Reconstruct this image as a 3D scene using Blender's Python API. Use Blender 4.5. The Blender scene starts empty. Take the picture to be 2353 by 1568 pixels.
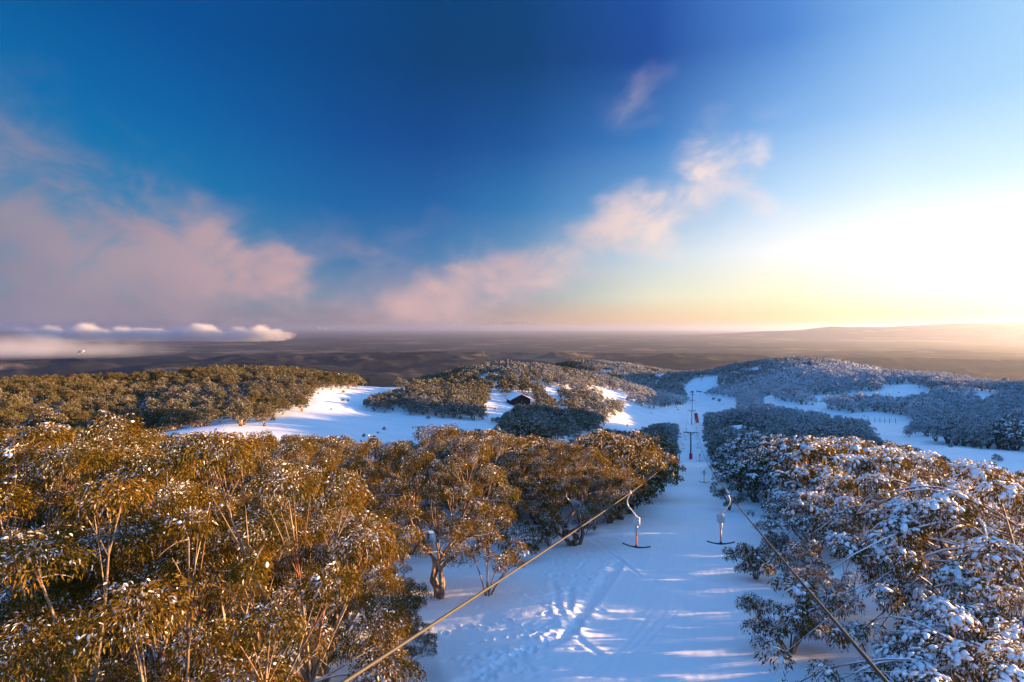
import bpy, bmesh, math, random
import numpy as np
rad = math.radians
random.seed(7)
RNG = np.random.default_rng(11)
scene = bpy.context.scene
COL = scene.collection

# ------------------------------------------------------------------ camera
F, CX, HY = 569.0, 512.0, 328.0          # focal length in pixels of a 1024 frame, centre, eye-level row
DS = 2353.0 / 1024.0
cam = bpy.data.cameras.new("camera")
cam.sensor_width = 36.0
cam.lens = 36.0 * F / 1024.0
cam.shift_y = -(341.0 - HY) / 1024.0
cam.clip_start = 0.1
cam.clip_end = 400000.0
camo = bpy.data.objects.new("camera", cam)
camo.location = (0, 0, 0)
camo.rotation_euler = (rad(90), 0, 0)
COL.objects.link(camo)
scene.camera = camo

def at(dx, dy, Y):                       # photo position (2353 wide) at real depth Y -> point
    return np.array([(dx / DS - CX) / F * Y, Y, -(dy / DS - HY) / F * Y])

# ------------------------------------------------------------------ small helpers
def tag(o, label=None, cat=None, group=None, kind=None):
    if label: o["label"] = label
    if cat: o["category"] = cat
    if group: o["group"] = group
    if kind: o["kind"] = kind
    return o

def empty(name, loc, rz=0.0):
    o = bpy.data.objects.new(name, None)
    o.empty_display_size = 0.3
    o.location = loc
    o.rotation_euler = (0, 0, rz)
    COL.objects.link(o)
    return o

def link(name, me, mat=None, parent=None):
    o = bpy.data.objects.new(name, me)
    if mat and not me.materials: me.materials.append(mat)
    COL.objects.link(o)
    if parent: o.parent = parent
    return o

def npmesh(name, V, faces, smooth=True, attrs=None):
    """faces: list of int arrays (n,3) or (n,4)"""
    me = bpy.data.meshes.new(name)
    V = np.ascontiguousarray(V, dtype=np.float32)
    faces = [np.asarray(f, dtype=np.int32) for f in faces if len(f)]
    me.vertices.add(len(V)); me.vertices.foreach_set("co", V.ravel())
    tot = np.concatenate([np.full(len(f), f.shape[1], np.int32) for f in faces])
    idx = np.concatenate([f.ravel() for f in faces])
    st = np.concatenate([[0], np.cumsum(tot)[:-1]]).astype(np.int32)
    me.loops.add(len(idx)); me.loops.foreach_set("vertex_index", idx)
    me.polygons.add(len(tot)); me.polygons.foreach_set("loop_start", st)
    me.polygons.foreach_set("loop_total", tot)
    me.polygons.foreach_set("use_smooth", np.full(len(tot), smooth, dtype=bool))
    for k, a in (attrs or {}).items():
        a = np.ascontiguousarray(a, dtype=np.float32)
        if a.ndim == 1:
            at_ = me.attributes.new(k, 'FLOAT', 'POINT'); at_.data.foreach_set("value", a)
        else:
            at_ = me.attributes.new(k, 'FLOAT_VECTOR', 'POINT'); at_.data.foreach_set("vector", a.ravel())
    me.update(calc_edges=True)
    return me

class Acc:
    """collects pieces of one mesh"""
    def __init__(s): s.V = []; s.Q = []; s.T = []; s.n = 0
    def add(s, V, Q=None, T=None):
        V = np.asarray(V, float)
        if Q is not None and len(Q): s.Q.append(np.asarray(Q) + s.n)
        if T is not None and len(T): s.T.append(np.asarray(T) + s.n)
        s.V.append(V); s.n += len(V)
    def tube(s, P, r, k=8, cap=True):
        P = np.asarray(P, float); n = len(P)
        r = np.broadcast_to(np.asarray(r, float), (n,))
        T = np.gradient(P, axis=0); T /= np.linalg.norm(T, axis=1)[:, None] + 1e-9
        ref = np.array([0.31, 0.17, 0.93]) if abs(T[:, 2]).mean() < .8 else np.array([1., .2, .1])
        A = np.cross(T, ref); A /= np.linalg.norm(A, axis=1)[:, None] + 1e-9
        B = np.cross(T, A)
        t = np.arange(k) / k * 2 * math.pi
        ring = A[:, None, :] * np.cos(t)[None, :, None] + B[:, None, :] * np.sin(t)[None, :, None]
        V = (P[:, None, :] + ring * r[:, None, None]).reshape(-1, 3)
        i = np.arange(n - 1)[:, None] * k; j = np.arange(k)[None, :]; j2 = (j + 1) % k
        Q = np.stack([i + j, i + k + j, i + k + j2, i + j2], -1).reshape(-1, 4)
        Tr = []
        if cap:
            V = np.vstack([V, P[0], P[-1]]); a, b = n * k, n * k + 1
            Tr = [(a, jj, (jj + 1) % k) for jj in range(k)] + [(b, (n - 1) * k + (jj + 1) % k, (n - 1) * k + jj) for jj in range(k)]
        s.add(V, Q, Tr)
    def box(s, c, size, rot=None, bev=0.0):
        bm = bmesh.new(); bmesh.ops.create_cube(bm, size=1.0)
        for v in bm.verts: v.co.x *= size[0]; v.co.y *= size[1]; v.co.z *= size[2]
        if bev > 0: bmesh.ops.bevel(bm, geom=list(bm.edges), offset=bev, segments=2, affect='EDGES', profile=.6)
        bmesh.ops.triangulate(bm, faces=list(bm.faces))
        V = np.array([v.co[:] for v in bm.verts]); bm.verts.index_update()
        T = np.array([[v.index for v in f.verts] for f in bm.faces]); bm.free()
        if rot is not None: V = V @ np.asarray(rot).T
        s.add(V + np.asarray(c, float), T=T)
    def mesh(s, name, smooth=True, attrs=None):
        f = []
        if s.Q: f.append(np.concatenate(s.Q))
        if s.T: f.append(np.concatenate(s.T))
        return npmesh(name, np.vstack(s.V), f, smooth, attrs)

def bez(p0, p1, p2, n):
    t = np.linspace(0, 1, n)[:, None]
    return (1 - t) ** 2 * p0 + 2 * t * (1 - t) * p1 + t * t * p2

# value noise (numpy)
_perm = RNG.random((512, 512))
def vnoise(x, y):
    xi = np.floor(x).astype(int); yi = np.floor(y).astype(int)
    fx = x - xi; fy = y - yi
    fx = fx * fx * (3 - 2 * fx); fy = fy * fy * (3 - 2 * fy)
    a = _perm[xi % 512, yi % 512]; b = _perm[(xi + 1) % 512, yi % 512]
    c = _perm[xi % 512, (yi + 1) % 512]; d = _perm[(xi + 1) % 512, (yi + 1) % 512]
    return (a * (1 - fx) + b * fx) * (1 - fy) + (c * (1 - fx) + d * fx) * fy
def fbm(x, y, o=4):
    s = 0; a = .5; t = 0
    for i in range(o):
        s = s + a * vnoise(x * 2 ** i + 17.3 * i, y * 2 ** i + 9.1 * i); t += a; a *= .5
    return s / t

# ------------------------------------------------------------------ node helper
class NT:
    def __init__(s, tree): s.t = tree; s.t.nodes.clear()
    def n(s, typ, **kw):
        nd = s.t.nodes.new(typ)
        for k, v in kw.items():
            if hasattr(nd, k) and k not in ("inp",): setattr(nd, k, v)
        for k, v in kw.get("inp", {}).items(): s.set(nd.inputs[k], v)
        return nd
    def set(s, sock, v):
        if isinstance(v, bpy.types.NodeSocket): s.t.links.new(v, sock)
        elif isinstance(v, (tuple, list)) and len(v) == 3 and len(sock.default_value) == 4: sock.default_value = (*v, 1)
        else: sock.default_value = v
    def m(s, op, a, b=None, c=None, clamp=False):
        nd = s.n('ShaderNodeMath', operation=op, use_clamp=clamp)
        for i, v in enumerate((a, b, c)):
            if v is not None: s.set(nd.inputs[i], v)
        return nd.outputs[0]
    def vm(s, op, a, b=None):
        nd = s.n('ShaderNodeVectorMath', operation=op)
        s.set(nd.inputs[0], a)
        if b is not None: s.set(nd.inputs[1], b)
        return nd.outputs['Value'] if op in ('DOT_PRODUCT', 'LENGTH') else nd.outputs[0]
    def mix(s, f, a, b, blend='MIX'):
        nd = s.n('ShaderNodeMix', data_type='RGBA', blend_type=blend)
        s.set(nd.inputs[0], f); s.set(nd.inputs[6], a); s.set(nd.inputs[7], b)
        return nd.outputs[2]
    def ss(s, v, lo, hi):
        nd = s.n('ShaderNodeMapRange', interpolation_type='SMOOTHSTEP')
        s.set(nd.inputs[0], v); s.set(nd.inputs[1], lo); s.set(nd.inputs[2], hi)
        nd.inputs[3].default_value = 0; nd.inputs[4].default_value = 1
        return nd.outputs[0]
    def noise(s, vec, scale, detail=3, rough=.5, out=0, dist=0.0):
        nd = s.n('ShaderNodeTexNoise')
        if vec is not None: s.set(nd.inputs['Vector'], vec)
        nd.inputs['Scale'].default_value = scale; nd.inputs['Detail'].default_value = detail
        nd.inputs['Roughness'].default_value = rough; nd.inputs['Distortion'].default_value = dist
        return nd.outputs[out]
    def ramp(s, f, stops, interp='LINEAR'):
        nd = s.n('ShaderNodeValToRGB'); cr = nd.color_ramp; cr.interpolation = interp
        while len(cr.elements) < len(stops): cr.elements.new(0.5)
        for e, (p, c) in zip(cr.elements, stops): e.position = p; e.color = (*c, 1)
        s.set(nd.inputs[0], f)
        return nd.outputs[0]
    def xyz(s, v):
        nd = s.n('ShaderNodeSeparateXYZ'); s.set(nd.inputs[0], v); return nd.outputs
    def comb(s, x, y, z):
        nd = s.n('ShaderNodeCombineXYZ')
        for i, v in enumerate((x, y, z)): s.set(nd.inputs[i], v)
        return nd.outputs[0]

def material(name):
    m = bpy.data.materials.new(name); m.use_nodes = True
    return m, NT(m.node_tree)

def principled(nt, **inp):
    p = nt.n('ShaderNodeBsdfPrincipled'); o = nt.n('ShaderNodeOutputMaterial')
    for k, v in inp.items(): nt.set(p.inputs[k.replace('_', ' ')], v)
    nt.t.links.new(p.outputs[0], o.inputs[0])
    return p

def srgb(r, g, b):
    f = lambda c: (c / 255) / 12.92 if c <= 10 else ((c / 255 + .055) / 1.055) ** 2.4
    return (f(r), f(g), f(b))

# ------------------------------------------------------------------ light
SUN_AZ, SUN_EL = 78.0, 4.9               # degrees right of the view axis (+Y), above the horizon
EXPO = 2.3
sd = bpy.data.lights.new("sun", 'SUN')
sd.energy = 5.0; sd.angle = rad(0.55); sd.color = (1.0, 0.57, 0.24)
so = bpy.data.objects.new("sun", sd)
sdir = np.array([math.sin(rad(SUN_AZ)) * math.cos(rad(SUN_EL)), math.cos(rad(SUN_AZ)) * math.cos(rad(SUN_EL)), math.sin(rad(SUN_EL))])
from mathutils import Vector
so.rotation_euler = Vector(tuple(-sdir)).to_track_quat('-Z', 'Y').to_euler()
so.location = tuple(sdir * 500)
COL.objects.link(so)

world = bpy.data.worlds.new("World"); scene.world = world; world.use_nodes = True
w = NT(world.node_tree)
tc = w.n('ShaderNodeTexCoord')
dirv = w.vm('NORMALIZE', tc.outputs['Generated'])
X_, Y_, Z_ = w.xyz(dirv)
az = w.m('ARCTAN2', X_, Y_)                                   # 0 ahead, + right
el = w.m('MAXIMUM', w.m('ARCSINE', Z_), 0.0)
azd = w.m('MULTIPLY', az, 180 / math.pi); eld = w.m('MULTIPLY', el, 180 / math.pi)
fac = w.m('MULTIPLY_ADD', azd, 1 / 360, 0.5)
AZ = [-180, -120, -75, -42, -31, -16, -8, 1, 14, 25.5, 34, 42, 60, 78, 100, 140, 180]
def row(back, left, cols, sun):          # colours of one elevation round the compass
    mids = [(c[0], c[1], c[2], c[3] if len(c) > 3 else 1.0) for c in cols]
    seq = [back, back, left] + mids + [sun[0], sun[1], sun[2], back, back]
    out = []
    for a, c in zip(AZ, seq):
        k = c[3] if len(c) > 3 else 1.0
        k *= 1.5 if abs(a) > 100 or a == -75 else 1.0
        l = srgb(*c[:3]); out.append((a / 360 + .5, tuple(v * k / 4.75 for v in l)))
    return out
ROWS = [
 (0.4, row((150,150,185), (140,140,165), [(122,118,138),(132,126,136),(138,128,142),(160,140,145),(203,163,142),(243,198,142),(255,222,150),(255,234,162),(255,242,182)], [(255,236,190,1.3),(255,240,205,2.2),(255,225,190,1.0)])),
 (3.0, row((150,165,205), (135,150,175), [(120,146,162),(126,148,162),(112,138,168),(118,140,170),(148,163,174),(232,230,204),(255,251,212),(255,255,226,1.15),(255,255,236,1.25)], [(255,250,235,1.7),(255,252,240,3.0),(240,235,230,1.0)])),
 (7.0, row((125,160,215), (80,140,185), [(66,138,175),(80,138,175),(56,118,170),(66,124,175),(102,150,190),(196,216,228),(253,254,255),(255,255,255,1.15),(255,255,255,1.2)], [(255,255,250,1.7),(255,255,255,3.0),(235,240,250,1.0)])),
 (12., row((105,150,215), (15,120,180), [(10,124,176),(18,118,174),(18,98,164),(24,98,164),(44,120,180),(114,168,218),(190,222,250),(212,240,255),(210,242,255)], [(230,248,255),(245,250,255,1.2),(215,230,250)])),
 (18., row((90,145,215), (8,105,170), [(5,108,170),(2,98,164),(4,78,148),(6,72,143),(12,84,155),(52,122,192),(126,178,234),(156,202,247),(164,212,249)], [(205,230,252),(205,230,252),(175,205,245)])),
 (25., row((85,145,220), (4,85,150), [(0,88,152),(0,78,147),(0,68,130),(0,62,116),(0,64,118),(18,75,155),(72,132,208),(122,177,236),(150,201,246)], [(160,205,248),(160,205,248),(130,175,235)])),
 (40., row((95,155,228), (40,110,190), [(30,100,180),(20,85,165),(0,70,132),(0,66,122),(0,68,126),(30,90,175),(80,140,210),(115,170,230),(130,180,235)], [(140,190,240),(140,190,240),(120,170,235)])),
 (75., row((95,165,240), (95,165,240), [(100,170,242)]*9, [(105,172,245)]*3)),
]
sky = w.ramp(fac, ROWS[0][1])
for (e0, _), (e1, st) in zip(ROWS[:-1], ROWS[1:]):
    sky = w.mix(w.ss(eld, e0, e1) if e0 > 20 else w.n('ShaderNodeMapRange', inp={0: eld, 1: e0, 2: e1}).outputs[0], sky, w.ramp(fac, st))
# high clouds, drawn on the sky by direction
wv = w.comb(w.m('MULTIPLY', azd, .1), w.m('MULTIPLY', eld, .14), 0.0)
n1 = w.noise(wv, 1.5, 9, .62, 0, 0.5)
n2 = w.noise(w.vm('ADD', wv, (3.1, 7.7, 0)), .55, 4, .5)
nw = w.noise(w.vm('ADD', wv, (9.1, 2.7, 0)), 1.6, 3, .5, 1)
nx, ny, nz = w.xyz(nw)
azw = w.m('MULTIPLY_ADD', w.m('SUBTRACT', nx, .5), 10.0, azd)
elw = w.m('MULTIPLY_ADD', w.m('SUBTRACT', ny, .5), 7.0, eld)
def cloud_mask(dx, dy, ra, rb, tilt, gain, inner=.0):
    px, py = dx / DS, dy / DS
    a0 = math.degrees(math.atan((px - CX) / F)); e0 = math.degrees(math.atan((HY - py) / F * math.cos(rad(a0))))
    k = .0438 * math.cos(rad(a0)) ** 2
    A = rad(tilt); da = w.m('SUBTRACT', azw, a0); de = w.m('SUBTRACT', elw, e0)
    u = w.m('ADD', w.m('MULTIPLY', da, math.cos(A)), w.m('MULTIPLY', de, math.sin(A)))
    v = w.m('SUBTRACT', w.m('MULTIPLY', de, math.cos(A)), w.m('MULTIPLY', da, math.sin(A)))
    d = w.m('SQRT', w.m('ADD', w.m('POWER', w.m('DIVIDE', u, ra * k), 2.0), w.m('POWER', w.m('DIVIDE', v, rb * .0438), 2.0)))
    return w.m('MULTIPLY', w.m('SUBTRACT', 1.0, w.ss(d, inner, 1.0)), gain)
CL = [(20,480,680,380,-27,.84), (400,600,540,230,-24,.92), (590,645,300,150,-24,.95), (60,715,680,80,-3,.95), (20,590,440,90,-6,.75), (220,690,620,120,-3,.8),
      (1230,605,480,130,20,.92), (1010,690,380,130,5,.72), (1500,510,290,135,20,.90), (1640,375,170,125,-38,1.25), (1730,455,150,70,-28,.70),
      (1455,235,200,120,30,.36), (1190,112,80,90,-45,.2), (1300,195,120,50,-20,.2), (850,590,480,170,0,.40), (1780,270,190,100,0,.28), (1680,80,120,80,0,.2)]
msum = None
for c in CL:
    k = cloud_mask(*c)
    msum = k if msum is None else w.m('ADD', w.m('MAXIMUM', msum, k), w.m('MULTIPLY', w.m('MINIMUM', msum, k), .35))
n1c = w.ss(n1, .25, .75)
n2c = w.ss(n2, .25, .75)
dens = w.m('MULTIPLY', msum, w.m('ADD', w.m('MULTIPLY_ADD', n1c, .75, .12), w.m('MULTIPLY', n2c, .55)))
alpha = w.m('MULTIPLY', w.ss(dens, .09, 1.05), .93)
ccol = w.ramp(w.m('MULTIPLY_ADD', azd, 1 / 90, .5), [(0.02, tuple(v/4.75 for v in srgb(148,142,160))), (.16, tuple(v/4.75 for v in srgb(178,156,166))), (.32, tuple(v/4.75 for v in srgb(226,182,176))),
      (.5, tuple(v/4.75 for v in srgb(214,186,188))), (.66, tuple(v/4.75 for v in srgb(246,224,216))), (.8, tuple(v/4.75 for v in srgb(255,245,245)))])
cdark = w.mix(w.m('MULTIPLY', w.ss(n2, .35, .62), 1.0), (.82, .84, .92), (1.03, 1.0, .98))
ccol = w.mix(1.0, ccol, cdark, 'MULTIPLY')
skyc = w.mix(alpha, sky, ccol)
bg1 = w.n('ShaderNodeBackground'); w.set(bg1.inputs[0], skyc); bg1.inputs[1].default_value = 1.0
nis = w.n('ShaderNodeTexSky', sky_type='NISHITA', sun_disc=False)
nis.sun_elevation = rad(SUN_EL); nis.sun_rotation = rad(SUN_AZ)
bg2 = w.n('ShaderNodeBackground'); w.set(bg2.inputs[0], nis.outputs[0]); bg2.inputs[1].default_value = 0.0001
ad = w.n('ShaderNodeAddShader'); w.set(ad.inputs[0], bg1.outputs[0]); w.set(ad.inputs[1], bg2.outputs[0])
wo = w.n('ShaderNodeOutputWorld'); w.set(wo.inputs[0], ad.outputs[0])
world.cycles.sampling_method = 'MANUAL'; world.cycles.sample_map_resolution = 512

# ------------------------------------------------------------------ terrain
def lift_x(Y): return -0.6 + 0.318 * Y
def piste_z(Y): return np.interp(Y, [0, 15, 24.5, 62, 157, 205, 290, 420, 520, 620, 720], [-6.5, -9.35, -11.15, -18.25, -36.2, -40.8, -49.5, -61.6, -68, -68.5, -64.5])
CP = []
def cp(dx, dy, Y, lift=0.0):
    p = at(dx, dy, Y); CP.append((p[0], p[1], p[2] - lift))
for Y in (12, 15, 20, 24.5, 32, 42, 62, 82, 102, 130, 157, 205, 290, 420, 520, 620):
    for o in (-4, 0, 4): CP.append((lift_x(Y) + o, Y, float(piste_z(Y)) + (0.25 if o < 0 else 0)))
for a in (-175, -120, -90, 90, 120, 175):
    for r, z in ((6, -7.0), (15, -8.0), (60, -8)): CP.append((r * math.sin(rad(a)), r * math.cos(rad(a)), z))
for a in (-75, -55, -38, -20, 0, 20, 38, 55, 75):
    for r, z in ((3.5, -7.6), (6, -7.8), (8.5, -8.2)): CP.append((r * math.sin(rad(a)), r * math.cos(rad(a)), z))
# near left
for q in [(1020,1375,22.8), (-60,1450,14), (43*DS,631*DS,13.6), (130*DS,518*DS,28), (1440,1190,45), (1290,1230,37), (1490,1150,57.6), (850,1040,70),
          (600,1350,20), (760,1500,17.5)]: cp(*q)
for dx, dy, Y, h in [(600,1000,45,6), (0,955,45,6), (760,990,90,3.6), (300,990,60,6)]: cp(dx, dy, Y, h)
# left basin and golden hill
for q in [(820,1000,120), (640,975,125), (800,930,190), (920,890,260), (450,980,110), (700,940,170)]: cp(*q)
for dx, dy, Y, h in [(300,866,240,6.5), (300,950,130,5), (0,874,200,6.5), (0,950,100,5), (600,856,330,6), (800,866,330,6), (-250,880,170,6.5)]: cp(dx, dy, Y, h)
# hut hill
for q in [(1198,935,250), (830,950,190), (1100,975,170), (960,1000,140), (1240,1000,175), (1330,985,205), (1280,1020,150), (1420,950,290), (1450,960,300), (1520,932,400)]: cp(*q)
for dx, dy, Y, h in [(1000,858,330,6), (1130,832,340,6), (1200,834,340,6), (1290,848,350,6), (1380,864,380,6), (1480,882,400,6), (1560,906,420,5), (930,882,300,4)]: cp(dx, dy, Y, h)
# right of the piste
for dx, dy, Y, h in [(2353,1092,27,4.5), (2353,1200,16,4.5), (2060,1022,60,5.5), (1900,1003,85,5.5), (1750,1000,95,5.5), (1800,940,230,6), (2250,1050,42,5)]: cp(dx, dy, Y, h)
for q in [(1640,985,205), (2000,985,185), (2200,1030,110), (2353,1060,90), (2050,985,180), (1900,940,290), (1750,915,380), (2285,1035,110), (2090,895,330)]: cp(*q)
for dx, dy, Y, h in [(2050,850,430,6), (2353,860,300,6), (1830,862,470,6), (2200,856,380,6), (1740,880,470,6)]: cp(dx, dy, Y, h)
# dark far hills
for dx, dy, Y, h in [(1400,830,800,6), (1800,826,700,6), (1700,830,700,6), (1950,845,650,6), (1590,862,800,6), (1270,836,850,6), (1470,838,800,6)]: cp(dx, dy, Y, h)
cp(1610, 882, 640)
for a, r, z in [(-42,420,-75), (-30,520,-95), (-18,560,-105), (-8,620,-115), (-25,460,-72), (-60,300,-45), (-60,100,-18), (-75,60,-11), (-42,700,-160), (-20,800,-190), (-5,800,-190), (0,1000,-140), (15,1000,-110), (30,900,-110), (42,700,-60), (38,560,-52),
                (46,330,-22), (46.5,430,-24), (42.8,300,-32), (43,360,-36), (43,430,-41), (41,330,-35), (51,315,-2), (50,385,-4), (49,430,-7), (57,330,1), (64,300,0), (62,160,-12), (62,60,-11.5), (55,30,-12.0), (70,120,-9), (75,300,0), (50,110,-20), (48,200,-24)]:  # includes an unseen rise at right, raised to shade basin and right slopes
    CP.append((r * math.sin(rad(a)), r * math.cos(rad(a)), z))
CP = np.array(CP)
def warp(x, y):
    r = np.maximum(np.hypot(x, y), 3.0)
    return np.stack([np.arctan2(x, y) * 1.7, np.log(r)], -1)
WP = warp(CP[:, 0], CP[:, 1])
def phi(d2): return .5 * d2 * np.log(d2 + 1e-9)
n_ = len(CP)
K = phi(((WP[:, None] - WP[None]) ** 2).sum(-1)) + np.eye(n_) * 0.004
PM = np.hstack([np.ones((n_, 1)), WP])
ZS = np.maximum(-CP[:, 2], 0) ; 
A_ = np.block([[K, PM], [PM.T, np.zeros((3, 3))]])
SOL = np.linalg.solve(A_, np.concatenate([CP[:, 2], np.zeros(3)]))
def H0(x, y):
    x = np.asarray(x, float); y = np.asarray(y, float); sh = x.shape
    q = warp(x.ravel(), y.ravel()); out = np.empty(len(q))
    for s in range(0, len(q), 60000):
        b = q[s:s + 60000]
        out[s:s + 60000] = phi(((b[:, None] - WP[None]) ** 2).sum(-1)) @ SOL[:n_] + SOL[n_] + b @ SOL[n_ + 1:]
    r = np.hypot(x.ravel(), y.ravel())
    k = np.clip((r - 950) / 250, 0, 1); k = k * k * (3 - 2 * k)
    out = out * (1 - k) + (-90) * k - .36 * np.maximum(r - 950, 0)
    return out.reshape(sh)
def pdist(x, y):                          # signed distance across the lift line
    return (x - lift_x(y)) / math.hypot(1, .318)
def H(x, y):
    x = np.asarray(x, float); y = np.asarray(y, float)
    z = H0(x, y); r = np.hypot(x, y)
    off = np.clip((np.abs(pdist(x, y)) - 3.2) / 3.0, 0, 1)
    amp = np.clip(r / 60, .25, 3.0)
    z = z + off * ((fbm(x / 7, y / 7, 3) - .5) * .38 * np.minimum(amp, 1) + (fbm(x / 45, y / 45, 3) - .5) * 3.0 * np.clip((r - 40) / 150, 0, 1))
    return z
def hit(dx, dy):                          # photo position -> point on the ground
    u = (dx / DS - CX) / F; s = (dy / DS - HY) / F
    Y = np.exp(np.linspace(math.log(7), math.log(900), 500))
    d = H(u * Y, Y) + s * Y
    i = int(np.argmax(d > 0))
    if i == 0: return np.array([u * Y[0], Y[0], H(u * Y[0], Y[0])])
    f = d[i - 1] / (d[i - 1] - d[i] + 1e-9); y = Y[i - 1] + (Y[i] - Y[i - 1]) * f
    return np.array([u * y, y, float(H(u * y, y))])

azs = np.concatenate([np.arange(-180, -48, 4.0), np.arange(-48, 48, .11), np.arange(48, 70, .5), np.arange(70, 180.1, 4.0)])
rs = np.concatenate([[0.5, 2, 4], np.exp(np.arange(math.log(6), math.log(110), .0046)), np.exp(np.arange(math.log(110.5), math.log(1300), .011)), np.geomspace(1320, 4200, 24)])
RR, AA = np.meshgrid(rs, np.radians(azs), indexing='ij')
GX, GY = RR * np.sin(AA), RR * np.cos(AA)
GZ = H(GX, GY)
# ski tracks, churned snow and boot prints pressed into the near ground
near = (RR < 75) & (np.abs(np.degrees(AA)) < 48)
d = pdist(GX, GY)
tex = np.zeros_like(GZ)
on = np.clip(1 - (np.abs(d) - 2.9) / .8, 0, 1)
tex += on * ((.0025 * np.sin(d * 2 * math.pi / .33 + 1.5 * fbm(GX, GY, 2)) * fbm(d * 2, GY * .2, 2) * 1.5) + .022 * (fbm(d * 1.6, GY * .11 - .318 * GX * .1, 3) - .5))
tex += (1 - on) * (.09 * (fbm(GX / 1.1, GY / 1.1, 4) - .5))
def groove(pts, wd, dep, rim=.4):
    global tex
    P = np.array([hit(*p)[:2] for p in pts]); t = np.linspace(0, 1, len(P)); tt = np.linspace(0, 1, 60)
    P = np.stack([np.interp(tt, t, P[:, 0]), np.interp(tt, t, P[:, 1])], -1)
    for _ in range(4): P[1:-1] = (P[:-2] + 2 * P[1:-1] + P[2:]) / 4
    lo = P.min(0) - 1; hi = P.max(0) + 1
    sel = near & (GX > lo[0]) & (GX < hi[0]) & (GY > lo[1]) & (GY < hi[1])
    q = np.stack([GX[sel], GY[sel]], -1); best = np.full(len(q), 9.)
    for a, b in zip(P[:-1], P[1:]):
        ab = b - a; k = np.clip(((q - a) @ ab) / (ab @ ab + 1e-9), 0, 1)
        best = np.minimum(best, np.hypot(*(q - a - k[:, None] * ab).T))
    tex[sel] += -dep * np.exp(-(best / wd) ** 2) + rim * dep * np.exp(-((best - 2.1 * wd) / wd) ** 2)
for k in range(4):
    groove([(1400 + 9 * k, 1300), (1345 + 9 * k, 1385), (1285 + 8 * k, 1465), (1180 + 12 * k, 1520), (1030 + 16 * k, 1580)], .09, .022)
groove([(1420, 1290), (1300, 1455), (1060, 1570)],   .22, .05)
groove([(1270, 1335), (1285, 1400), (1330, 1470), (1372, 1500)], .12, .04)
groove([(1312, 1350), (1306, 1400), (1330, 1440)], .13, .04)
for k in range(3): groove([(1560 - 30 * k, 1400), (1480 - 20 * k, 1480), (1330 - 10 * k, 1580)], .06, .010)
groove([(935, 1460), (960, 1520), (1000, 1590)], .25, .06)
for k in range(9):
    groove([(1340 + 9 * k, 1225 + 5 * k), (1385 + 7 * k, 1262 + 5 * k), (1440 + 4 * k, 1292 + 4 * k)], .07, .018)
prints = []
path = [(1130, 1545), (1160, 1510), (1205, 1480), (1250, 1450), (1285, 1430), (1300, 1395), (1285, 1365), (1310, 1345), (1345, 1330), (1380, 1320)]
for i in range(150):
    k = RNG.random() * (len(path) - 1); a = int(k); f = k - a
    prints.append((path[a][0] * (1 - f) + path[a + 1][0] * f + RNG.normal() * 32, path[a][1] * (1 - f) + path[a + 1][1] * f + RNG.normal() * 12))
for i in range(45): prints.append((RNG.uniform(900, 1330), RNG.uniform(1390, 1560)))
for i in range(120): prints.append((RNG.uniform(1250, 1480), RNG.uniform(1215, 1330)))
for p in prints:
    c = hit(*p); 
    if pdist(c[0], c[1]) > -2.6: continue
    sel = near & (np.abs(GX - c[0]) < .6) & (np.abs(GY - c[1]) < .6)
    a = RNG.random() * 3.14; ux = (GX[sel] - c[0]) * math.cos(a) + (GY[sel] - c[1]) * math.sin(a); uy = -(GX[sel] - c[0]) * math.sin(a) + (GY[sel] - c[1]) * math.cos(a)
    q = np.sqrt((ux / .19) ** 2 + (uy / .10) ** 2); dep = RNG.uniform(.02, .055)
    tex[sel] += -dep * np.exp(-q ** 2.4) + .35 * dep * np.exp(-((q - 1.5) / .45) ** 2)
GZ = GZ + tex * near * np.clip((75 - RR) / 20, 0, 1)
nr, na = RR.shape
ii = np.arange(nr - 1)[:, None] * na + np.arange(na - 1)[None]
Qd = np.stack([ii, ii + 1, ii + na + 1, ii + na], -1).reshape(-1, 4)[:, ::-1]

m_snow, t = material("snow")
g = t.n('ShaderNodeNewGeometry'); pos = g.outputs['Position']
px, py, pz = t.xyz(pos)
nb = t.noise(pos, 9.0, 5, .6); nb2 = t.noise(pos, 1.3, 4, .55); nb3 = t.noise(pos, .09, 3, .5)
snowcol = t.mix(t.ss(nb3, .35, .65), (.80, .83, .87), (.88, .89, .91))
below = t.ss(t.m('MULTIPLY_ADD', nb3, 40.0, pz), -85.0, -120.0)
basec = t.mix(below, snowcol, t.mix(t.noise(pos, .02, 6, .6), (.012, .018, .010), (.035, .04, .022)))
bmp = t.n('ShaderNodeBump'); bmp.inputs['Strength'].default_value = .35; bmp.inputs['Distance'].default_value = .06
t.set(bmp.inputs['Height'], t.m('ADD', t.m('MULTIPLY', nb, .35), nb2))
principled(t, Base_Color=basec, Roughness=.55, Specular_IOR_Level=.25, Normal=bmp.outputs[0])
ground = link("snow_slope", npmesh("snow_slope", np.stack([GX, GY, GZ], -1).reshape(-1, 3), [Qd]), m_snow)
tag(ground, "snow covered mountain slope with groomed lift track running downhill", kind="structure")

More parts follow.
